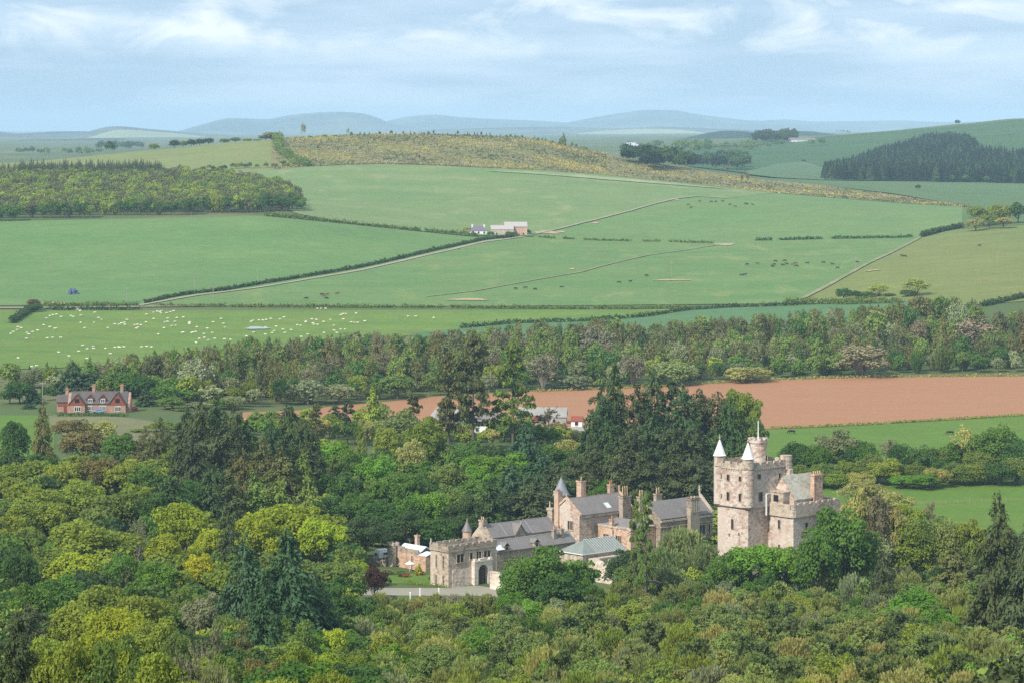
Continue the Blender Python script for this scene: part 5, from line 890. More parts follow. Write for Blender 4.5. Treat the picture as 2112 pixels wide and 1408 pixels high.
# foreground thicket, right of the left wood
SKY_R = [(760, 1240), (830, 1238), (900, 1236), (960, 1238), (1040, 1240), (1090, 1232), (1160, 1226), (1230, 1206), (1290, 1212), (1340, 1200), (1420, 1190), (1480, 1186), (1560, 1172), (1640, 1168), (1720, 1160), (1800, 1170), (1880, 1200), (1960, 1160), (2120, 1120)]
cnt = 0
for Y in np.concatenate([np.arange(258, 420, 8.0), np.arange(420, 640, 9.5)]):
    st_ = 7.2 if Y < 420 else 8.6
    for x in np.arange(-.058*Y, .19*Y, st_):
        X = x+rnd.uniform(-2.6, 2.6); Yy = Y+rnd.uniform(-3, 3); px = CX+X/Yy*F
        if px < 765 or px > 2140: continue
        h = rnd.uniform(6.5, 10.5); g0 = gz(X, Yy); lim = poly(SKY_R, px)+rnd.uniform(-6, 22); hm = EYE-(lim-HY)*Yy/F-g0; h = min(h, hm)
        if h < 2.6: continue
        if HY+(EYE-g0-h)*F/Yy > 1425: continue
        q = rnd.random(); pr = np.interp(px, [760, 1000, 1200, 1500, 1900, 2112], [.05, .12, .55, .68, .5, .35])
        if q < pr: k, c = 'young', rnd.choice(['pineg', 'pined', 'pineg', 'pined', 'thick'])
        elif q < pr+.5*(1-pr): k, c = 'willow', rnd.choice(['thick', 'thick', 'olive', 'grey', 'tan'])
        else: k, c = rnd.choice(['tall', 'tall', 'oak']), rnd.choice(['olive', 'dull', 'bright', 'thick', 'olive', 'pineg'])
        tree(px, Yy, h, h*rnd.uniform(.85, 1.1) if k != 'young' else h*rnd.uniform(.7, .9), k, c, lod=0 if Yy < 400 else 1); cnt += 1
print('fill right', cnt)
# slope in front of the castle and the shrubs below the farm
SKY_C = [(1100, 1200), (1200, 1185), (1300, 1162), (1480, 1168), (1560, 1150), (1640, 1158), (1700, 1120), (1760, 1105), (1850, 1095), (2130, 1090)]
for Y in np.arange(585, 700, 8.0):
    for x in np.arange(.005*Y, .19*Y, 8.0):
        X = x+rnd.uniform(-3, 3); Yy = Y+rnd.uniform(-3, 3); px = CX+X/Yy*F
        if px < 1105 or px > 2130 or (Yy > 655 and px < 1320) or (Yy > 668 and px < 1660): continue
        h = rnd.uniform(4.5, 9); g0 = gz(X, Yy); h = min(h, EYE-(poly(SKY_C, px)+rnd.uniform(-4, 18)-HY)*Yy/F-g0)
        if h < 2.4: continue
        tree(px, Yy, h, h*rnd.uniform(.8, 1.1), rnd.choice(['dome', 'tall', 'willow', 'tall', 'willow']), rnd.choice(['dull', 'olive', 'green', 'grey', 'deep', 'thick']), lod=1)
for Y in (985, 1000, 1016, 1030, 1042):
    for px in np.arange(285, 1215, 32):
        p = px+rnd.uniform(-12, 12); x = (p-CX)/F*Y; lim = poly([(280, 884), (330, 868), (420, 858), (500, 860), (700, 856), (860, 868), (890, 878), (1000, 882), (1060, 866), (1130, 872), (1210, 886)], p)+rnd.uniform(-2, 10); h = min(9, EYE-(lim-HY)*Y/F-gz(x, Y))
        if h > 1.5: tree(p, Y, h, rnd.uniform(6, 9), rnd.choice(['oak', 'tall', 'dome']), rnd.choice(['olive', 'dull', 'green', 'tan']), lod=2)
# understory: low scrub that hides bare soil between the trunks
def scatter_mass(name, items, label, cat, lod=3, kind='stuff', mt=None):
    """items: (x, y, h, w, treekind, colour); merged into one mesh with a colour attribute"""
    Vs, Cs, r = [], [], np.random.default_rng(5)
    for (x, y, h, w, tk, col) in items:
        V, Q = raw(tk, int(r.integers(NSEED[tk])), lod); a = r.uniform(0, 6.283); c, s = math.cos(a), math.sin(a); V = V*np.array([w, w, h]); V = np.stack([V[:, 0]*c-V[:, 1]*s+x, V[:, 0]*s+V[:, 1]*c+y, V[:, 2]+gz(x, y)-.3], 1)
        j = r.uniform(.87, 1.13); cc = np.array(COLS[col][0])*j; lj = r.uniform(.88, 1.12, len(V)//4); Vs.append(V); Cs.append(np.repeat(cc[None, :]*lj[:, None], 4, 0))
    V = np.concatenate(Vs); C = np.concatenate(Cs); me = mesh_np(name, V, np.arange(len(V)).reshape(-1, 4), [mt or M_mass])
    at_ = me.attributes.new('col', 'FLOAT_COLOR', 'POINT'); at_.data.foreach_set('color', np.concatenate([C, np.ones((len(C), 1))], 1).astype(np.float32).ravel())
    o = obj(name, me); return tag(o, label, cat, kind=kind)
_raw_keep = None
it = []
for Y in np.arange(240, 900, 6.5):
    for x in np.arange(-.2*Y, .2*Y, 6.5):
        X = x+rnd.uniform(-3, 3); Yy = Y+rnd.uniform(-3, 3); px = CX+X/Yy*F
        if Yy > 625 and px > 700 and not (Yy > 745 and px < 1500 and px > 700): continue
        if 560 < Yy < 700 and 745 < px < 1060: continue
        h = rnd.uniform(2, 3.6)
        if HY+(EYE-gz(X, Yy)-h)*F/Yy < (poly(SKY_L, px) if px < 800 else poly(SKY_R, px) if Yy < 640 else 900): continue
        it.append((X, Yy, h, rnd.uniform(6, 8), 'dome', rnd.choice(['dull', 'olive', 'deep', 'brown'])))
print('under', len(it)); scatter_mass('undergrowth', it, 'low scrub and bramble growing under the trees', 'undergrowth', lod=4)

it = []
for Y in np.arange(262, 700, 11.0):
    for px in list(np.arange(-300, -30, 11/Y*F))+list(np.arange(2160, 2560, 11/Y*F)):
        x = (px-CX)/F*Y; it.append((x+rnd.uniform(-3, 3), Y+rnd.uniform(-3, 3), rnd.uniform(8, 13), rnd.uniform(10, 13), rnd.choice(['oak', 'dome', 'tall', 'fir']), rnd.choice(['olive', 'dull', 'deep', 'green', 'drk'])))
scatter_mass('outer_woodland', it, 'woods carrying on beyond both sides of the view', 'woodland')
# ---- the wooded belt across the valley
BELT_F = [(0, 1160), (250, 1108), (400, 1098), (510, 1100), (620, 1125), (700, 1142), (800, 1158), (900, 1178), (1056, 1202), (1250, 1216), (1400, 1232), (1560, 1248), (1700, 1262), (1900, 1274), (2112, 1280), (2300, 1285)]
BELT_T = [(-20, 765), (60, 760), (130, 742), (230, 740), (310, 726), (420, 716), (500, 700), (600, 700), (700, 690), (760, 682), (860, 690), (960, 680), (1060, 668), (1180, 664), (1250, 655), (1330, 668), (1450, 655), (1560, 650), (1640, 645), (1750, 632), (1830, 628), (1900, 612), (2000, 615), (2040, 640), (2112, 640), (2200, 640)]
it = []; ind = 0
for r_i, dy in enumerate(np.arange(0, 290, 9.0)):
    for x in np.arange(-300, 330, 8.6):
        X = x+rnd.uniform(-3, 3); px = CX+X/1220*F; Yf = poly(BELT_F, px); Y = Yf+dy+rnd.uniform(-3, 3); X = (px-CX)/F*Y
        if px < -260 or px > 2480: continue
        out_ = px < -20 or px > 2150; g0 = gz(X, Y); h = rnd.uniform(11, 17) if r_i > 1 else rnd.uniform(7, 12); lim = poly(BELT_T, px)+rnd.uniform(-7, 8); hm = EYE-(lim-HY)*Y/F-g0
        if hm < 6: continue
        if dy > 60 and hm < h+5: h = hm*rnd.uniform(.93, 1.03)
        h = min(h, hm, 20)
        right = px > 1400
        if r_i <= 1: k = rnd.choice(['bush', 'tall', 'willow', 'tall', 'bush', 'oak']); c = rnd.choice(['grey', 'dull', 'green', 'olive', 'deep', 'grey'])
        else:
            q = rnd.random()
            if q < (.55 if right else .42): k, c = 'larch', rnd.choice(['brgreen', 'muted', 'brgreen', 'dull', 'brown'])
            elif q < .66: k, c = 'spruce', rnd.choice(['deep', 'dark', 'dull'])
            elif q < .73: k, c = 'twiggy', rnd.choice(['twig', 'muted', 'grey'])
            else: k, c = rnd.choice(['tall', 'tall', 'oak']), rnd.choice(['dull', 'muted', 'brgreen', 'deep', 'dull'])
        w = h*(rnd.uniform(.40, .52) if k in ('larch', 'spruce') else rnd.uniform(.5, .72)) if r_i > 1 else h*rnd.uniform(.75, 1.0)
        top_py = HY+(EYE-g0-h)*F/Y; vis = (r_i <= 1) or (hm-h < .8)
        if out_: it.append((X, Y, h, w, k, c))
        elif (r_i <= 1 and rnd.random() < .75) or (vis and rnd.random() < .38 and ind < 200): tree(px, Y, h, w, k, c, lod=2, group='belt'); ind += 1
        else: it.append((X, Y, h, w, k, c))
print('belt', ind, len(it)); scatter_mass('valley_woodland', it, 'dense mixed wood of larch, spruce and bare crowns across the valley', 'woodland')
for px, py, w, k, c, Y, lb in ((402, 738, 90, 'bare', 'grey', 1105, 'large bare grey tree at the left end of the wooded belt'), (1120, 722, 70, 'bare', 'twig', 1200, 'pale leafless tree in the belt right of the tallest pine'), (1305, 725, 60, 'bare', 'pinky', 1212, 'pinkish leafless tree left of the round pale shrub in the belt'), (1230, 672, 90, 'bare', 'twig', 1300, 'pale bare crown standing high in the middle of the belt'), (1385, 740, 110, 'dome', 'silver', 1222, 'round pale grey green willow above the left part of the ploughed field'), (1540, 752, 110, 'dome', 'tan', 1238, 'low tan bush beside the ploughed field'), (1780, 705, 140, 'bare', 'twig', 1258, 'large rounded bare grey tree above the ploughed field'), (1895, 655, 50, 'bare', 'pinky', 1330, 'pinkish pale slender tree in the right part of the belt'), (2010, 650, 110, 'bare', 'pinky', 1320, 'broad pinkish leafless trees at the right end of the belt'), (635, 780, 80, 'dome', 'grey', 1125, None), (700, 790, 80, 'dome', 'grey', 1135, None), (820, 770, 80, 'dome', 'dull', 1158, None), (1180, 770, 90, 'dome', 'grey', 1205, None)):
    T_(px, py, w, k, c, Y=Y, label=lb)
for px, py, w, k, c, Y in ((1740, 592, 40, 'dome', 'deep', 1560), (1765, 598, 36, 'dome', 'deep', 1560), (1790, 600, 36, 'dome', 'green', 1555), (1812, 585, 50, 'bare', 'olive', 1555), (1835, 604, 30, 'dome', 'green', 1550), (1890, 574, 64, 'bare', 'olive', 1540), (1872, 596, 36, 'dome', 'green', 1540), (1634, 616, 24, 'dome', 'deep', 1560), (1655, 620, 24, 'dome', 'deep', 1560), (2020, 425, 60, 'oak', 'olive', 2030), (2060, 418, 60, 'dome', 'olive', 2040), (2012, 450, 44, 'oak', 'tan', 1990), (2070, 448, 50, 'oak', 'tan', 1990), (2100, 415, 50, 'dome', 'deep', 2040), (2040, 440, 40, 'oak', 'olive', 2000)):
    T_(px, py, w, k, c, Y=Y, lod=2)

# ---- wood on the left hillside
it = []
HW_B = [(-60, 458), (30, 456), (200, 450), (400, 444), (560, 438), (620, 436)]; HW_T = [(-60, 352), (30, 352), (330, 352), (450, 362), (560, 378), (590, 385), (622, 415)]
front = 0
for py0 in np.concatenate([np.arange(362, 440, 3.2), [444, 450, 456]]):
    for px in np.arange(-60, 625, 13):
        p = px+rnd.uniform(-6, 6); b = poly(HW_B, p); t = poly(HW_T, p)+12
        if py0 > b or py0 < t: continue
        x, y, z = hit(p, py0); fr = b-py0 < 5; h = rnd.uniform(9, 13)
        if py0 < t+8 and p < 340: k, c = 'spruce', 'drk'; h = 13
        elif fr and rnd.random() < .8: k, c = rnd.choice(['dome', 'oak']), rnd.choice(['deep', 'green', 'green', 'deep'])
        else: k, c = rnd.choice(['dome', 'tall', 'tall', 'willow', 'willow']), rnd.choice(['muted', 'brgreen', 'dull', 'olive', 'muted', 'dull', 'olive'])
        w = h*rnd.uniform(.8, 1.1) if k != 'spruce' else h*.4
        if fr and front < 60: tree(p, y, h, w, k, c, lod=2, group='hillwood'); front += 1
        else: it.append((x, y, h, w, k, c))
for px in np.arange(35, 330, 4.2):
    if 118 < px < 96+0: continue
    x, y, z = hit(px, 356+rnd.uniform(-2, 3)); it.append((x, y, rnd.uniform(8, 13), 4.5, 'spruce', 'drk'))
print('hillwood', front, len(it)); scatter_mass('hillside_woodland', it, 'dense brownish green wood covering the left hillside', 'woodland')
# ---- conifer plantation on the far right hill and other far woods
it = []
PL_O = [(1668, 372, 352), (1700, 372, 332), (1760, 373, 318), (1820, 374, 296), (1870, 374, 284), (1910, 375, 272), (1960, 376, 268), (1995, 376, 274), (2030, 377, 295), (2070, 378, 300), (2140, 380, 304)]
for Y in np.arange(3180, 5200, 26):
    for px in np.arange(1664, 2150, 3.6):
        p = px+rnd.uniform(-1.8, 1.8); x = (p-CX)/F*Y; g0 = gz(x, Y); pyb = HY+(EYE-g0)*F/Y; t = np.interp(p, [a[0] for a in PL_O], [a[2] for a in PL_O]); b = np.interp(p, [a[0] for a in PL_O], [a[1] for a in PL_O])
        if pyb > b or HY+(EYE-g0-20)*F/Y < t: continue
        if hit(p, pyb-.5)[1] < Y-400: continue
        it.append((x, Y+rnd.uniform(-12, 12), rnd.uniform(16, 22), rnd.uniform(8, 11), 'spruce', 'far' if rnd.random() < .8 else 'dark'))
print('plantation', len(it)); scatter_mass('conifer_plantation', it, 'dark conifer plantation covering the far right hillside', 'plantation')
it = []
def far_clump(px0, px1, py0, py1, n, h, col, k='dome'):
    for i in range(n):
        p = rnd.uniform(px0, px1); q = rnd.uniform(py0, py1); x, y, z = hit(p, q); hh = h*rnd.uniform(.7, 1.15); it.append((x, y, hh, hh*(.9 if k == 'dome' else .45), k, rnd.choice(col)))
far_clump(1290, 1400, 325, 338, 60, 16, ['dark', 'far']); far_clump(1330, 1530, 335, 352, 110, 18, ['far', 'dark']); far_clump(1490, 1540, 335, 354, 30, 22, ['deep', 'dark']); far_clump(1390, 1470, 308, 318, 40, 18, ['dull', 'deep']); far_clump(1560, 1640, 290, 296, 40, 22, ['dark', 'drk']); far_clump(1480, 1560, 306, 312, 24, 12, ['dull']); far_clump(1280, 1700, 300, 312, 30, 14, ['dull', 'deep']); far_clump(1700, 1760, 268, 276, 12, 16, ['dark'])
far_clump(30, 240, 318, 322, 30, 14, ['dark', 'dull']); far_clump(200, 300, 306, 312, 30, 18, ['dark']); far_clump(1960, 2112, 372, 380, 20, 9, ['deep'])
scatter_mass('far_woods', it, 'scattered far off woods in the valley beyond the gorse hill', 'woodland')
for px, py, w, h, c in ((1565, 264, 40, 26, 'drk'), (1590, 262, 40, 28, 'drk'), (1612, 270, 34, 20, 'drk')):
    T_(px, py+4, w, 'dome', c, Y=4900, lod=3)
for px, py, h in ((1912, 262, 12), (1975, 258, 14), (1893, 392, 8), (1658, 336, 8), (1870, 382, 0)):
    if h: x, y, z = hit(px, py); tree(px, y, h*.7, h*.9, 'dome', 'dark', lod=3)
# ---- ridge trees and scattered hill trees
for px, py, w, k, c in ((560, 268, 40, 'dome', 'grey'), (548, 276, 36, 'dome', 'brgreen'), (580, 284, 30, 'dome', 'brown'), (625, 252, 14, 'bare', 'grey'), (318, 294, 26, 'dome', 'olive'), (360, 286, 26, 'dome', 'dark'), (378, 288, 20, 'dome', 'dull'), (395, 284, 24, 'dome', 'dark'), (412, 283, 24, 'dome', 'dark'), (430, 281, 26, 'dome', 'dark'), (462, 283, 24, 'dome', 'dull'), (485, 281, 26, 'dome', 'dull'), (510, 283, 22, 'dome', 'olive'), (530, 285, 20, 'dome', 'dull'), (718, 262, 8, 'bare', 'grey'), (1162, 270, 16, 'spruce', 'dull'), (1156, 280, 12, 'spruce', 'dull')):
    T_(px, py+2, w, k, c, Y=2800, lod=3 if w < 20 else 2)
for px in list(np.arange(598, 740, 9.5))+list(np.arange(728, 1210, 7.3)):
    if rnd.random() < .12: continue
    p = px+rnd.uniform(-4, 4); y = 2790+rnd.uniform(-14, 14); small_ = px < 728; tree(p, y, rnd.uniform(2.5, 6.5)*(.6 if small_ else 1), rnd.uniform(2, 3.6), 'spruce' if rnd.random() < .6 else 'dome', 'dull', lod=3, group='ridge')
for (px, py) in ((248, 350), (265, 350), (278, 352), (290, 350), (310, 351), (322, 349), (372, 350), (380, 350), (412, 352), (420, 350), (432, 348), (440, 349), (455, 347), (463, 349), (482, 345), (490, 345), (498, 345), (507, 344), (515, 345), (530, 344), (548, 344), (566, 343), (585, 341), (592, 342), (608, 342)):
    x, y, z = hit(px, py+4); tree(px, y, rnd.uniform(4, 7), rnd.uniform(4.5, 8), 'dome', rnd.choice(['dull', 'deep', 'olive']), lod=3, group='edge')
for (px, py) in ((1475, 352), (1500, 360), (1530, 378), (1542, 376)): x, y, z = hit(px, py); tree(px, y, 9, 3.5, 'bare', 'pinky', lod=2)
for (px, py, c) in ((975, 480, 'deep'), (960, 478, 'tan'), (1012, 488, 'deep'), (1050, 488, 'deep'), (1056, 489, 'dull'), (1088, 484, 'deep')): x, y, z = hit(px, py+2); tree(px, y, 5, 6, 'dome', c, lod=3)
x, y, z = hit(70, 640); tree(68, y, 7, 8, 'dome', 'brown', 'rounded brown bush beside the road at the left edge', lod=2); x, y, z = hit(76, 644); tree(76, y, 5, 8, 'dome', 'deep', lod=2)
# topiary and garden shrubs
T_(864, 1158, 13, 'spruce', 'yellow', 3.2, 'clipped cone shaped golden shrub by the low stone range'); T_(890, 1182, 16, 'dome', 'bright', 2, 'small bright green bush at the corner of the gatehouse')
for px, py, w, c in ((800, 1172, 30, 'grey'), (825, 1176, 26, 'dull'), (902, 1193, 16, 'dark'), (760, 1175, 26, 'olive')): x, y, z = hit(px, py+12); tree(px, y, 1.8, w*y/F, 'dome', c, lod=2)

# ---- hedges
def hedge(pts, h, w, col, label, dens=5.0, gaps=0.0, leaf=.5, name='hedge', group=None, lift=0):
    c = [hit(*p) for p in pts]; P_ = []
    r = np.random.default_rng(int(pts[0][0]*7+pts[0][1])); seg = [(a, b, math.hypot(b[0]-a[0], b[1]-a[1])) for a, b in zip(c[:-1], c[1:])]; pos = 0
    for a, b, L_ in seg:
        n = int(L_*dens*h); t = r.random(n); along = pos+t*L_; g = (np.sin(along*.13+a[0])+np.sin(along*.31+a[1])) ; keep = g > (-2.1+gaps*2.6); t = t[keep]; n = len(t)
        hh = h*(1+.12*np.sin(along[keep]*.9)+.10*np.sin(along[keep]*.23+1)+.2*r.normal(size=n)); x = a[0]+(b[0]-a[0])*t+r.normal(size=n)*w*.3; y = a[1]+(b[1]-a[1])*t+r.normal(size=n)*w*.3; P_.append(np.stack([x, y, ground(x, y)+lift+r.random(n)**.7*hh], 1)); pos += L_
    P_ = np.concatenate(P_); o_ = P_[0].copy(); P_ -= o_; V, Q = quads_from(P_, nrm(rdir(r, len(P_))+np.array([0, 0, .4])), rdir(r, len(P_)), leaf*r.uniform(.6, 1.3, len(P_)), .8)
    o = obj(name, mesh_np(name, V, Q, [M_leaf])); o.location = o_; o.color = (*COLS[col][0], 1); return tag(o, label, 'hedge', group)
hedge([(300, 628), (345, 616), (400, 607), (460, 601)], 1.9, 2.0, 'dark', 'dark hedge along the lane, lowest stretch by the road junction', 9, 0, .6)
hedge([(460, 601), (540, 587), (640, 571), (740, 554)], 1.9, 2.0, 'dark', 'long dark hedge along the lane, middle stretch climbing the hillside', 9, .0, .6)
hedge([(740, 554), (830, 534), (930, 511), (1000, 496), (1060, 489)], 1.9, 2.0, 'dark', 'dark hedge along the lane, highest stretch below the farm', 9, .0, .6)
hedge([(545, 447), (640, 455), (760, 468), (860, 477), (985, 488)], 2.4, 2.0, 'dull', 'hedge from the hillside wood to the white farmhouse', 8, .12, .6)
hedge([(1060, 489), (1110, 491), (1160, 494), (1240, 498), (1360, 500), (1470, 503)], 1.7, 2.0, 'dull', 'gappy hedge running right from the hillside farm', 7, .45, .6)
hedge([(1560, 498), (1640, 496), (1720, 494), (1800, 493), (1880, 491)], 2.0, 2.2, 'deep', 'gappy dark hedge in the right half of the hillside', 8, .3, .6)
hedge([(90, 631), (170, 632), (285, 632)], 2.0, 2.0, 'dull', 'hedge on the upper side of the road at far left', 8, .0)
hedge([(95, 640), (200, 640), (290, 640)], 1.8, 2.0, 'dark', 'gappy hedge on the lower side of the road at far left', 8, .35)
hedge([(320, 633), (500, 634), (700, 635), (900, 636), (1100, 637), (1300, 638), (1420, 636)], 1.7, 1.8, 'dull', 'long low hedge between the sheep pasture and the middle pasture', 8, .1)
hedge(BLUE_C[1:5], 2.0, 1.8, 'dark', 'curved dark hedge along the blue green crop, left stretch', 8, 0); hedge(BLUE_C[4:], 2.0, 1.8, 'dark', 'curved dark hedge along the blue green crop, right stretch', 8, 0)
hedge([(1620, 628), (1700, 628), (1800, 628), (1860, 626)], 3, 3, 'dull', 'hedge at the foot of the olive pasture beside the belt', 8, 0)
hedge([(25, 668), (45, 655), (62, 644), (75, 634)], 3, 3, 'dark', 'short dark hedge curving down at the left edge of the sheep pasture', 12, 0)
hedge([(1590, 884), (1700, 880), (1900, 869), (2130, 856)], .9, 1.2, 'olive', 'low hedge along the near edge of the ploughed field', 14, .0, .3)
hedge([(1105, 808), (1250, 802), (1400, 795), (1560, 785), (1700, 780), (1900, 777), (2130, 775)], 1.0, 3, 'tan', 'rough grass strip along the far edge of the ploughed field', 10, 0, .4, name='grass_verge')
hedge([(1900, 491), (1940, 480), (1985, 472)], 3.5, 2.5, 'dark', 'dark hedge rising to the trees at the right edge of the hillside', 10, 0, .6)
hedge([(540, 290), (575, 312), (600, 330), (635, 345)], 5, 6, 'dull', 'thick dark hedge between the pale pasture and the gorse', 5, 0, 1.0)
hedge([(640, 345), (780, 340), (900, 343), (1000, 348), (1100, 352)], 1.5, 1.5, 'brown', 'brown hedge under the gorse hillside', 6, .2, .5)
hedge([(830, 1200), (860, 1206), (900, 1209), (925, 1213)], .8, .8, 'olive', 'low clipped hedge along the garden lawn', 30, 0, .16)
hedge([(820, 1187), (845, 1190)], .6, .8, 'deep', 'low hedge behind the garden lawn', 30, 0, .15)
hedge([(2025, 633), (2060, 626), (2130, 612)], 2.5, 2.5, 'dark', 'dark hedge under the olive pasture at the right edge', 10, 0)
hedge([(118, 858), (190, 858), (262, 858)], 1.2, 1.5, 'deep', 'clipped green hedge in front of the brick cottages', 26, 0, .25)
hedge([(30, 792), (60, 788), (100, 786)], 1.5, 1.5, 'dark', 'short dark hedge in the field above the cottages at far left', 14, 0, .35)
# gorse
r = np.random.default_rng(21); P_, C_ = [], []
def gorse_at(p, q, ymin=None):
    x, y, z = hit(p, q); return (x, y)
pts = []
for i in range(5200):
    p = r.uniform(568, 1250); Yt = 2830; b = poly(GORSE_B, p); yb = hit(p, b)[1]; y = yb+(Yt-yb)*r.random(); pts.append(((p-CX)/F*y, y))
for i in range(2600):
    p = r.uniform(1150, 2000); t = poly(GORSE_T, p); b = poly(GORSE_B, p); x, y = gorse_at(p, t+2+(b-t-2)*r.random()); pts.append((x, y))
pts = np.array(pts); cl = np.sin(pts[:, 0]/17+pts[:, 1]/23)+np.sin(pts[:, 0]/41-pts[:, 1]/31+1)+.7*r.normal(size=len(pts))
for (x, y), c_ in zip(pts, cl):
    n = 7; s = r.uniform(.8, 2.0); base = (.42, .34, .085) if c_ > .95 else ((.30, .26, .10) if c_ > -.2 else ((.10, .13, .04) if r.random() < .6 else (.26, .20, .12))); pp = np.array([x, y, 0])+r.normal(size=(n, 3))*np.array([s, s, 0]); pp[:, 2] = ground(pp[:, 0], pp[:, 1])+r.random(n)*s*.9; P_.append(pp); C_.append(np.array(base)[None, :]*r.uniform(.75, 1.2, n)[:, None])
P_ = np.concatenate(P_); C_ = np.concatenate(C_); V, Q = quads_from(P_, nrm(rdir(r, len(P_))+np.array([0, -.3, .6])), rdir(r, len(P_)), r.uniform(.5, 1.1, len(P_)), .7)
me = mesh_np('gorse', V, Q, [M_mass]); at_ = me.attributes.new('col', 'FLOAT_COLOR', 'POINT'); at_.data.foreach_set('color', np.concatenate([np.repeat(C_, 4, 0), np.ones((len(V), 1))], 1).astype(np.float32).ravel()); tag(obj('gorse', me), 'yellow flowering gorse scrub covering the top of the hill', 'gorse', kind='stuff')

# crowded kinds: the individuals that show smallest are merged into one object
from collections import defaultdict
by = defaultdict(list)
for t in TREES: by[SPECIES[t[4]][0]].append(t)
extra = []
for nm, lst in by.items():
    if len(lst) <= 280: continue
    def size(t): o = t[0]; cr = o.children[0] if o.children else o; return (cr.scale[0]*cr.scale[2]/t[3]**2)+(1e3 if t[6] else 0)
    lst.sort(key=size, reverse=True)
    for t in lst[280:]:
        o = t[0]; cr = o.children[0] if o.children else o; extra.append((o.location.x, o.location.y, cr.scale[2], cr.scale[0], t[4], t[5])); TREES.remove(t)
        for c in list(o.children): bpy.data.objects.remove(c)
        bpy.data.objects.remove(o)
print('merged', len(extra))
if extra: scatter_mass('background_trees', extra, 'small crowns filling the gaps between the larger trees of the woods', 'woodland', lod=2)

# ------------------------------------------------------------------ animals, poles, fences
M_wool = mat('fleece', (.72, .66, .52), noise=[(3, .5, .8, (1, 1, 1))]); M_face = mat('sheep_face', (.45, .38, .3))
M_cowb = mat('black_hide', (.022, .018, .017), rough=.6); M_cowr = mat('red_brown_hide', (.16, .055, .03), rough=.6)
def animal(name, L, H, bw, mats, graze, woolly):
    """one continuous skin: trunk, neck, head, four jointed legs, tail"""
    sk = [(-.48, 0, .74, .36), (-.25, 0, .74, .40), (.05, 0, .70, .42), (.32, 0, .74, .40), (.50, 0, .80, .28)]
    V = []; E = []; R = []
    def v(x, y, z, r): V.append((x*L, y*L, z*H)); R.append(r*bw); return len(V)-1
    b = [v(*s) for s in sk]; E += list(zip(b[:-1], b[1:]))
    if graze: n1_, h1, h2 = v(.62, 0, .62, .18), v(.72, 0, .30, .15), v(.80, 0, .08, .09)
    else: n1_, h1, h2 = v(.62, 0, .95, .19), v(.74, 0, 1.05, .17), v(.88, 0, .94, .10)
    E += [(b[4], n1_), (n1_, h1), (h1, h2)]; er = [v(.70, .10, (.36 if graze else 1.12), .05), v(.70, -.10, (.36 if graze else 1.12), .05)]; E += [(h1, er[0]), (h1, er[1])]
    for sy in (-1, 1):
        a, k_, c = v(.36, sy*.13, .50, .14), v(.36, sy*.13, .26, .075), v(.37, sy*.13, .0, .06); E += [(b[3], a), (a, k_), (k_, c)]
        a, k_, hk, c = v(-.40, sy*.13, .52, .19), v(-.34, sy*.13, .38, .11), v(-.46, sy*.13, .24, .07), v(-.43, sy*.13, .0, .06); E += [(b[0], a), (a, k_), (k_, hk), (hk, c)]
    t1, t2 = v(-.56, 0, .80, .06), v(-.58, 0, .42, .04); E += [(b[0], t1), (t1, t2)]
    me = bpy.data.meshes.new(name); me.from_pydata(V, E, []); me.update(); o = bpy.data.objects.new(name, me); SC.collection.objects.link(o)
    md = o.modifiers.new('skin', 'SKIN'); [setattr(d, 'radius', (q, q)) for d, q in zip(me.skin_vertices[0].data, R)]; me.skin_vertices[0].data[0].use_root = True
    o.modifiers.new('sub', 'SUBSURF').levels = 1; dg = bpy.context.evaluated_depsgraph_get(); m2 = bpy.data.meshes.new_from_object(o.evaluated_get(dg)); bpy.data.objects.remove(o)
    m2.materials.clear(); [m2.materials.append(m) for m in mats]
    if woolly:
        for p in m2.polygons:
            c = p.center; p.material_index = 1 if (c.x > .62*L or c.z < .34*H) else 0
    for p in m2.polygons: p.use_smooth = True
    return m2
sheep_me = [animal('sheep', 1.15, .80, .62, [M_wool, M_face], g, True) for g in (True, False)]
cow_me = {('k', g): animal('cow', 2.2, 1.4, 1.05, [M_cowb], g, False) for g in (True, False)}; cow_me.update({('r', g): animal('cow', 2.2, 1.4, 1.05, [M_cowr], g, False) for g in (True, False)})
SH = """85 632,96 660,147 655,150 657,160 642,165 638,175 640,103 678,90 674,78 685,68 688,60 693,56 690,45 680,38 678,35 684,28 688,22 692,55 702,98 701,109 700,125 700,116 681,112 681,104 655,110 653,117 652,126 657,165 644,166 654,164 645,196 648,204 659,210 663,166 669,175 680,195 669,222 680,237 672,246 673,250 670,256 669,261 663,257 673,278 674,284 673,281 681,284 679,290 674,300 668,302 652,316 648,318 661,324 646,330 647,333 645,332 650,343 649,352 647,357 645,340 668,346 667,347 660,361 667,363 675,354 676,338 680,327 693,365 659,377 658,390 670,391 668,392 672,375 690,379 689,394 690,399 689,403 688,406 678,428 681,420 692,438 690,439 668,455 661,461 671,463 679,411 702,422 700,431 705,404 710,443 702,462 703,475 704,170 716,180 723,193 718,192 722,217 722,236 720,243 719,248 720,255 719,292 719,303 718,312 719,122 730,162 728,143 738,180 743,37 742,66 760,76 758,232 742,228 733,227 733,518 667,522 665,534 664,543 664,549 663,559 661,577 662,586 658,548 679,571 677,524 689,547 693,562 690,566 686,584 683,588 690,601 684,612 674,621 675,631 668,632 666,643 662,645 670,647 673,654 673,652 663,667 667,681 663,690 675,695 690,668 690,635 693,622 698,655 638,663 638,671 638,703 653,708 651,713 651,734 650,842 656,858 656,894 659,707 662,725 668,731 669,739 669,752 666,690 685,704 683,712 683,508 697,597 704,604 704"""
u_ = 0
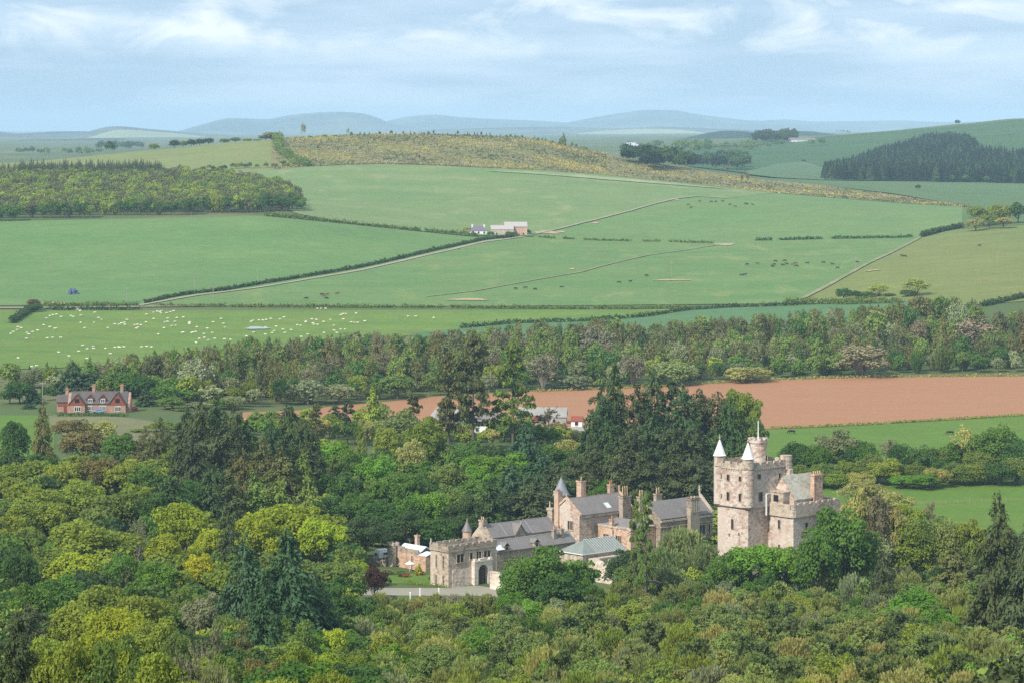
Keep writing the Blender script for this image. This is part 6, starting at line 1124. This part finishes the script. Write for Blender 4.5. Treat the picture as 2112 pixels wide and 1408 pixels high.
for s in SH.split(','):
    px, py = map(float, s.split()); py = max(py, 640) if px < 900 else py; px += rnd.uniform(-1, 1)
    if py > float(poly(BELT_T, px))+2: continue
    x, y, z = hit(px, py); o = obj('sheep', sheep_me[u_ % 2]); o.location = (x, y, z+.42); o.rotation_euler = (0, 0, rnd.choice([0, math.pi])+rnd.uniform(-.7, .7)); u_ += 1
    o.scale = (1.05, 1.05, 1.05)
    tag(o, 'cream white sheep grazing in the green pasture below the roadside hedge', 'sheep', 'sheep grazing in the lower pasture')
LB = {'a': 'black cow grazing low in the middle pasture under the ditch', 'b': 'dark cow in the loose herd in the right part of the middle pasture', 'c': 'tiny dark cow grazing high in the right pasture below the gorse', 'd': 'red brown cow lying left in the middle pasture above the long hedge', 'e': 'dark cow alone in the olive pasture at the right'}
for t in """1063 599 k a,1084 597 k a,1104 600 k a,1158 596 k a,1277 586 k a,1300 584 k a,1333 572 k a,1530 571 k b,1536 570 k b,1541 549 k b,1562 547 r b,1597 549 k b,1599 542 k b,1594 553 k b,1614 550 k b,1618 541 k b,1623 548 k b,1635 549 r b,1640 546 r b,1642 552 k b,1665 546 k b,1699 545 k b,1717 548 k b,1728 556 k b,1767 544 k b,1420 425 k c,1425 431 k c,1443 418 k c,1467 419 k c,1476 419 k c,1491 418 k c,1505 425 k c,1517 429 k c,1537 423 k c,1541 424 k c,1553 425 k c,664 611 k d,668 614 r d,674 611 r d,673 619 k d,695 609 r d,632 619 k d,1866 532 k e,1861 531 k e,2020 510 k e""".split(','):
    px, py, c, f = t.split(); px = float(px); py = float(py); x, y, z = hit(px, py); o = obj('cow', cow_me[(c, rnd.random() < .6)]); o.location = (x, y, z+.42); o.rotation_euler = (0, 0, rnd.choice([0, math.pi])+rnd.uniform(-.6, .6))
    lb = LB[f].replace('black', 'red brown').replace('dark', 'red brown') if c == 'r' else LB[f].replace('red brown', 'black').replace(' lying', ' standing')
    tag(o, lb, 'cow', 'cattle on the hillside pastures' if f != 'e' else 'cattle in the olive pasture'); o.scale = (.9, .9, .9)
for px, py, lb in ((1633, 894, 'black cow in the near green field just right of the tower flagpole'), (1960, 896, 'black cow in the near green field towards the right edge')):
    x, y, z = hit(px, py); o = obj('cow', cow_me[('k', True)]); o.location = (x, y, z+.08); o.rotation_euler = (0, 0, math.pi*.95); tag(o, lb, 'cow', 'cattle in the near green field')
M_pole = mat('grey_timber', (.30, .27, .22))
pole_me = None
m = MB(); tube_path(m, [(0, 0, -.3), (0, 0, 9.5)], [.19, .13], 8); m.box(-1.1, 1.1, -.07, .07, 8.7, 8.9); [m.cyl(q, 0, 8.9, 9.15, .07, .05, 6) for q in (-1, 0, 1)]
pole_me = bpy.data.meshes.new('electricity_pole'); pole_me.from_pydata(m.v, [], m.f); pole_me.materials.append(M_pole)
WH = ['upper left pasture near the left edge', 'road at far left', 'left pasture above the lane start', 'lane hedge, left part', 'lane hedge, middle part', 'middle pasture beside the lane', 'middle pasture by the footpath', 'bare patch in the middle pasture', 'right wall of the middle pasture', 'olive pasture at the right edge', 'long hedge left of the red cows', 'cottages at the left']
for (px, py), wv in zip(((108, 562), (262, 628), (320, 578), (402, 598), (532, 585), (782, 590), (1028, 583), (1385, 572), (1765, 562), (2058, 550), (440, 626), (88, 838)), WH):
    x, y, z = hit(px, py); o = obj('electricity_pole', pole_me); o.location = (x, y, z); o.rotation_euler = (0, 0, rnd.uniform(-.5, .5)); tag(o, 'slim wooden electricity pole standing by the '+wv if 'pasture' not in wv[:14] else 'slim wooden electricity pole in the '+wv, 'utility pole', 'electricity poles across the pastures')
# post and rail fence in the near right meadow
def fence(pts, label, h=1.1, step=3.5):
    c = [hit(*p) for p in pts]; R_ = empty('post_fence', c[0], 0, label, 'fence'); k = 0; m = MB(); o0 = Vector(c[0])
    for a, b in zip(c[:-1], c[1:]):
        L_ = math.hypot(b[0]-a[0], b[1]-a[1]); n = max(1, int(L_/step))
        for i in range(n):
            t0, t1 = i/n, (i+1)/n; p = Vector((a[0]+(b[0]-a[0])*t0, a[1]+(b[1]-a[1])*t0, 0)); q = Vector((a[0]+(b[0]-a[0])*t1, a[1]+(b[1]-a[1])*t1, 0)); p.z = gz(p.x, p.y); q.z = gz(q.x, q.y)
            if k < 90: pm = MB(); pm.box(-.07, .07, -.07, .07, -.2, h); po = pm.build('post', M_pole, R_); po.location = p-o0; k += 1
            for zz in (.5, .95): tube_path(m, [p-o0+Vector((0, 0, zz)), q-o0+Vector((0, 0, zz))], [.03, .03], 4)
    m.build('rail', M_pole, R_)
fence([(1820, 1045), (1900, 1040), (2000, 1036), (2100, 1033)], 'thin post and rail fence across the lower right meadow')
fence([(1690, 990), (1780, 986), (1900, 984), (2110, 980)], 'thin fence along the tree line in the right meadow', 1.0, 4)

# ------------------------------------------------------------------ labels for the trees
def region(px, py, Y, g):
    if g == 'ridge': return 'on the skyline of the gorse hill'
    if g == 'edge': return 'in the row under the pale hill pasture'
    if g == 'hillwood': return 'fronting the hillside wood, '+('left part' if px < 200 else 'middle part' if px < 420 else 'right part')
    if g == 'belt' or 1060 <= Y < 1450:
        e = [(250, 'above the cottages'), (500, 'right of the cottages'), (760, 'above the tip of the ploughed field'), (1000, 'behind the left tall pines'), (1250, 'behind the right tall pine'), (1480, 'above the fir group'), (1700, 'above the ploughed field'), (1900, 'right above the ploughed field'), (9999, 'at the right edge')]
        row = 'front row' if py > 730 else 'top'
        return 'in belt '+row+' '+next(s for q, s in e if px < q)
    if Y >= 2600: return 'on the far skyline '+('left of the gorse' if px < 570 else 'above the gorse' if px < 1250 else 'at right')
    if Y >= 1450: return 'on the hillside pastures '+('at left' if px < 700 else 'by the white farmhouse' if px < 1200 else 'at right')
    cx_ = [(180, 'at far left'), (360, 'at left'), (540, 'left of the big spruces'), (700, 'around the big spruces'), (860, 'left of the gatehouse'), (1050, 'by the gatehouse'), (1220, 'left of the main house'), (1400, 'by the main house'), (1560, 'by the tower left side'), (1720, 'by the tower right side'), (1900, 'right of the tower'), (9999, 'at far right')]
    ry_ = [(900, 'beyond'), (980, 'high'), (1060, 'upper'), (1140, 'mid'), (1220, 'lower'), (1300, 'low'), (1360, 'near the bottom'), (9999, 'along the bottom edge')]
    return 'in the '+{'beyond': 'farthest row', 'high': 'back rows', 'upper': 'upper rows', 'mid': 'middle rows', 'lower': 'lower rows', 'low': 'near rows', 'near the bottom': 'bottom rows', 'along the bottom edge': 'bottom edge'}[next(s for q, s in ry_ if py < q)]+' '+next(s for q, s in cx_ if px < q)
cells = {}; used = set()
SHORT = {'oak': 'spreading tree', 'dome': 'domed tree', 'tall': 'oval tree', 'spruce': 'spruce', 'fir': 'ragged fir', 'pine': 'open pine', 'young': 'tufted young pine', 'willow': 'feathery shrub', 'bare': 'bare tree', 'bush': 'rounded bush', 'twiggy': 'leafless tree', 'larch': 'narrow larch'}
for t in TREES:
    o, px, py, Y, kind, col, label, g = t; cat = 'shrub' if kind == 'willow' else 'tree'; o['category'] = cat
    grp = {'ridge': 'trees on the hill skyline', 'edge': 'trees in a row under the pale pasture', 'hillwood': 'trees at the front of the hillside wood', 'belt': 'trees of the valley belt'}.get(g) or ('trees of the castle woods' if Y < 1000 else 'trees of the valley belt' if Y < 1450 else 'trees on the hillside')
    o['group'] = grp
    if label and label not in used: o['label'] = label; used.add(label); continue
    cells.setdefault((COLS[col][1]+' '+SHORT[kind], region(px, py, Y, g)), []).append((px, o))
ORD = ['leftmost', 'second', 'third', 'fourth', 'fifth', 'sixth']
for (what, where), lst in cells.items():
    lst.sort(key=lambda a: a[0]); n = len(lst)
    for i, (px, o) in enumerate(lst):
        if n == 1: o['label'] = what+' '+where
        elif n == 2: o['label'] = ('left ' if i == 0 else 'right ')+what+' '+where
        elif n <= 6: o['label'] = ('leftmost ' if i == 0 else 'rightmost ' if i == n-1 else ORD[i]+' ')+what+' '+where
        else: o['label'] = what+' '+where; o['group'] = o['group']+', '+where
print('trees', len(TREES), {k: sum(1 for t in TREES if t[4] == k) for k in KINDS})
# ------------------------------------------------------------------ haze
hz = bpy.data.materials.new('haze'); hz.use_nodes = True; t = hz.node_tree; t.nodes.remove(t.nodes['Principled BSDF'])
pv = t.nodes.new('ShaderNodeVolumePrincipled'); pv.inputs['Density'].default_value = 5.2e-5; pv.inputs['Color'].default_value = (.54, .76, 1, 1); pv.inputs['Anisotropy'].default_value = -0.15
t.links.new(pv.outputs[0], t.nodes['Material Output'].inputs['Volume'])
bm = bmesh.new(); bmesh.ops.create_cube(bm, size=1); me = bpy.data.meshes.new('haze'); bm.to_mesh(me); bm.free(); me.materials.append(hz)
zmin = min(0.0, float(TZ.min()))-4
ho = obj('haze', me); ho.scale = (34000, 46000, 300-zmin); ho.location = (0, 22500, (300+zmin)/2); tag(ho, kind='stuff')
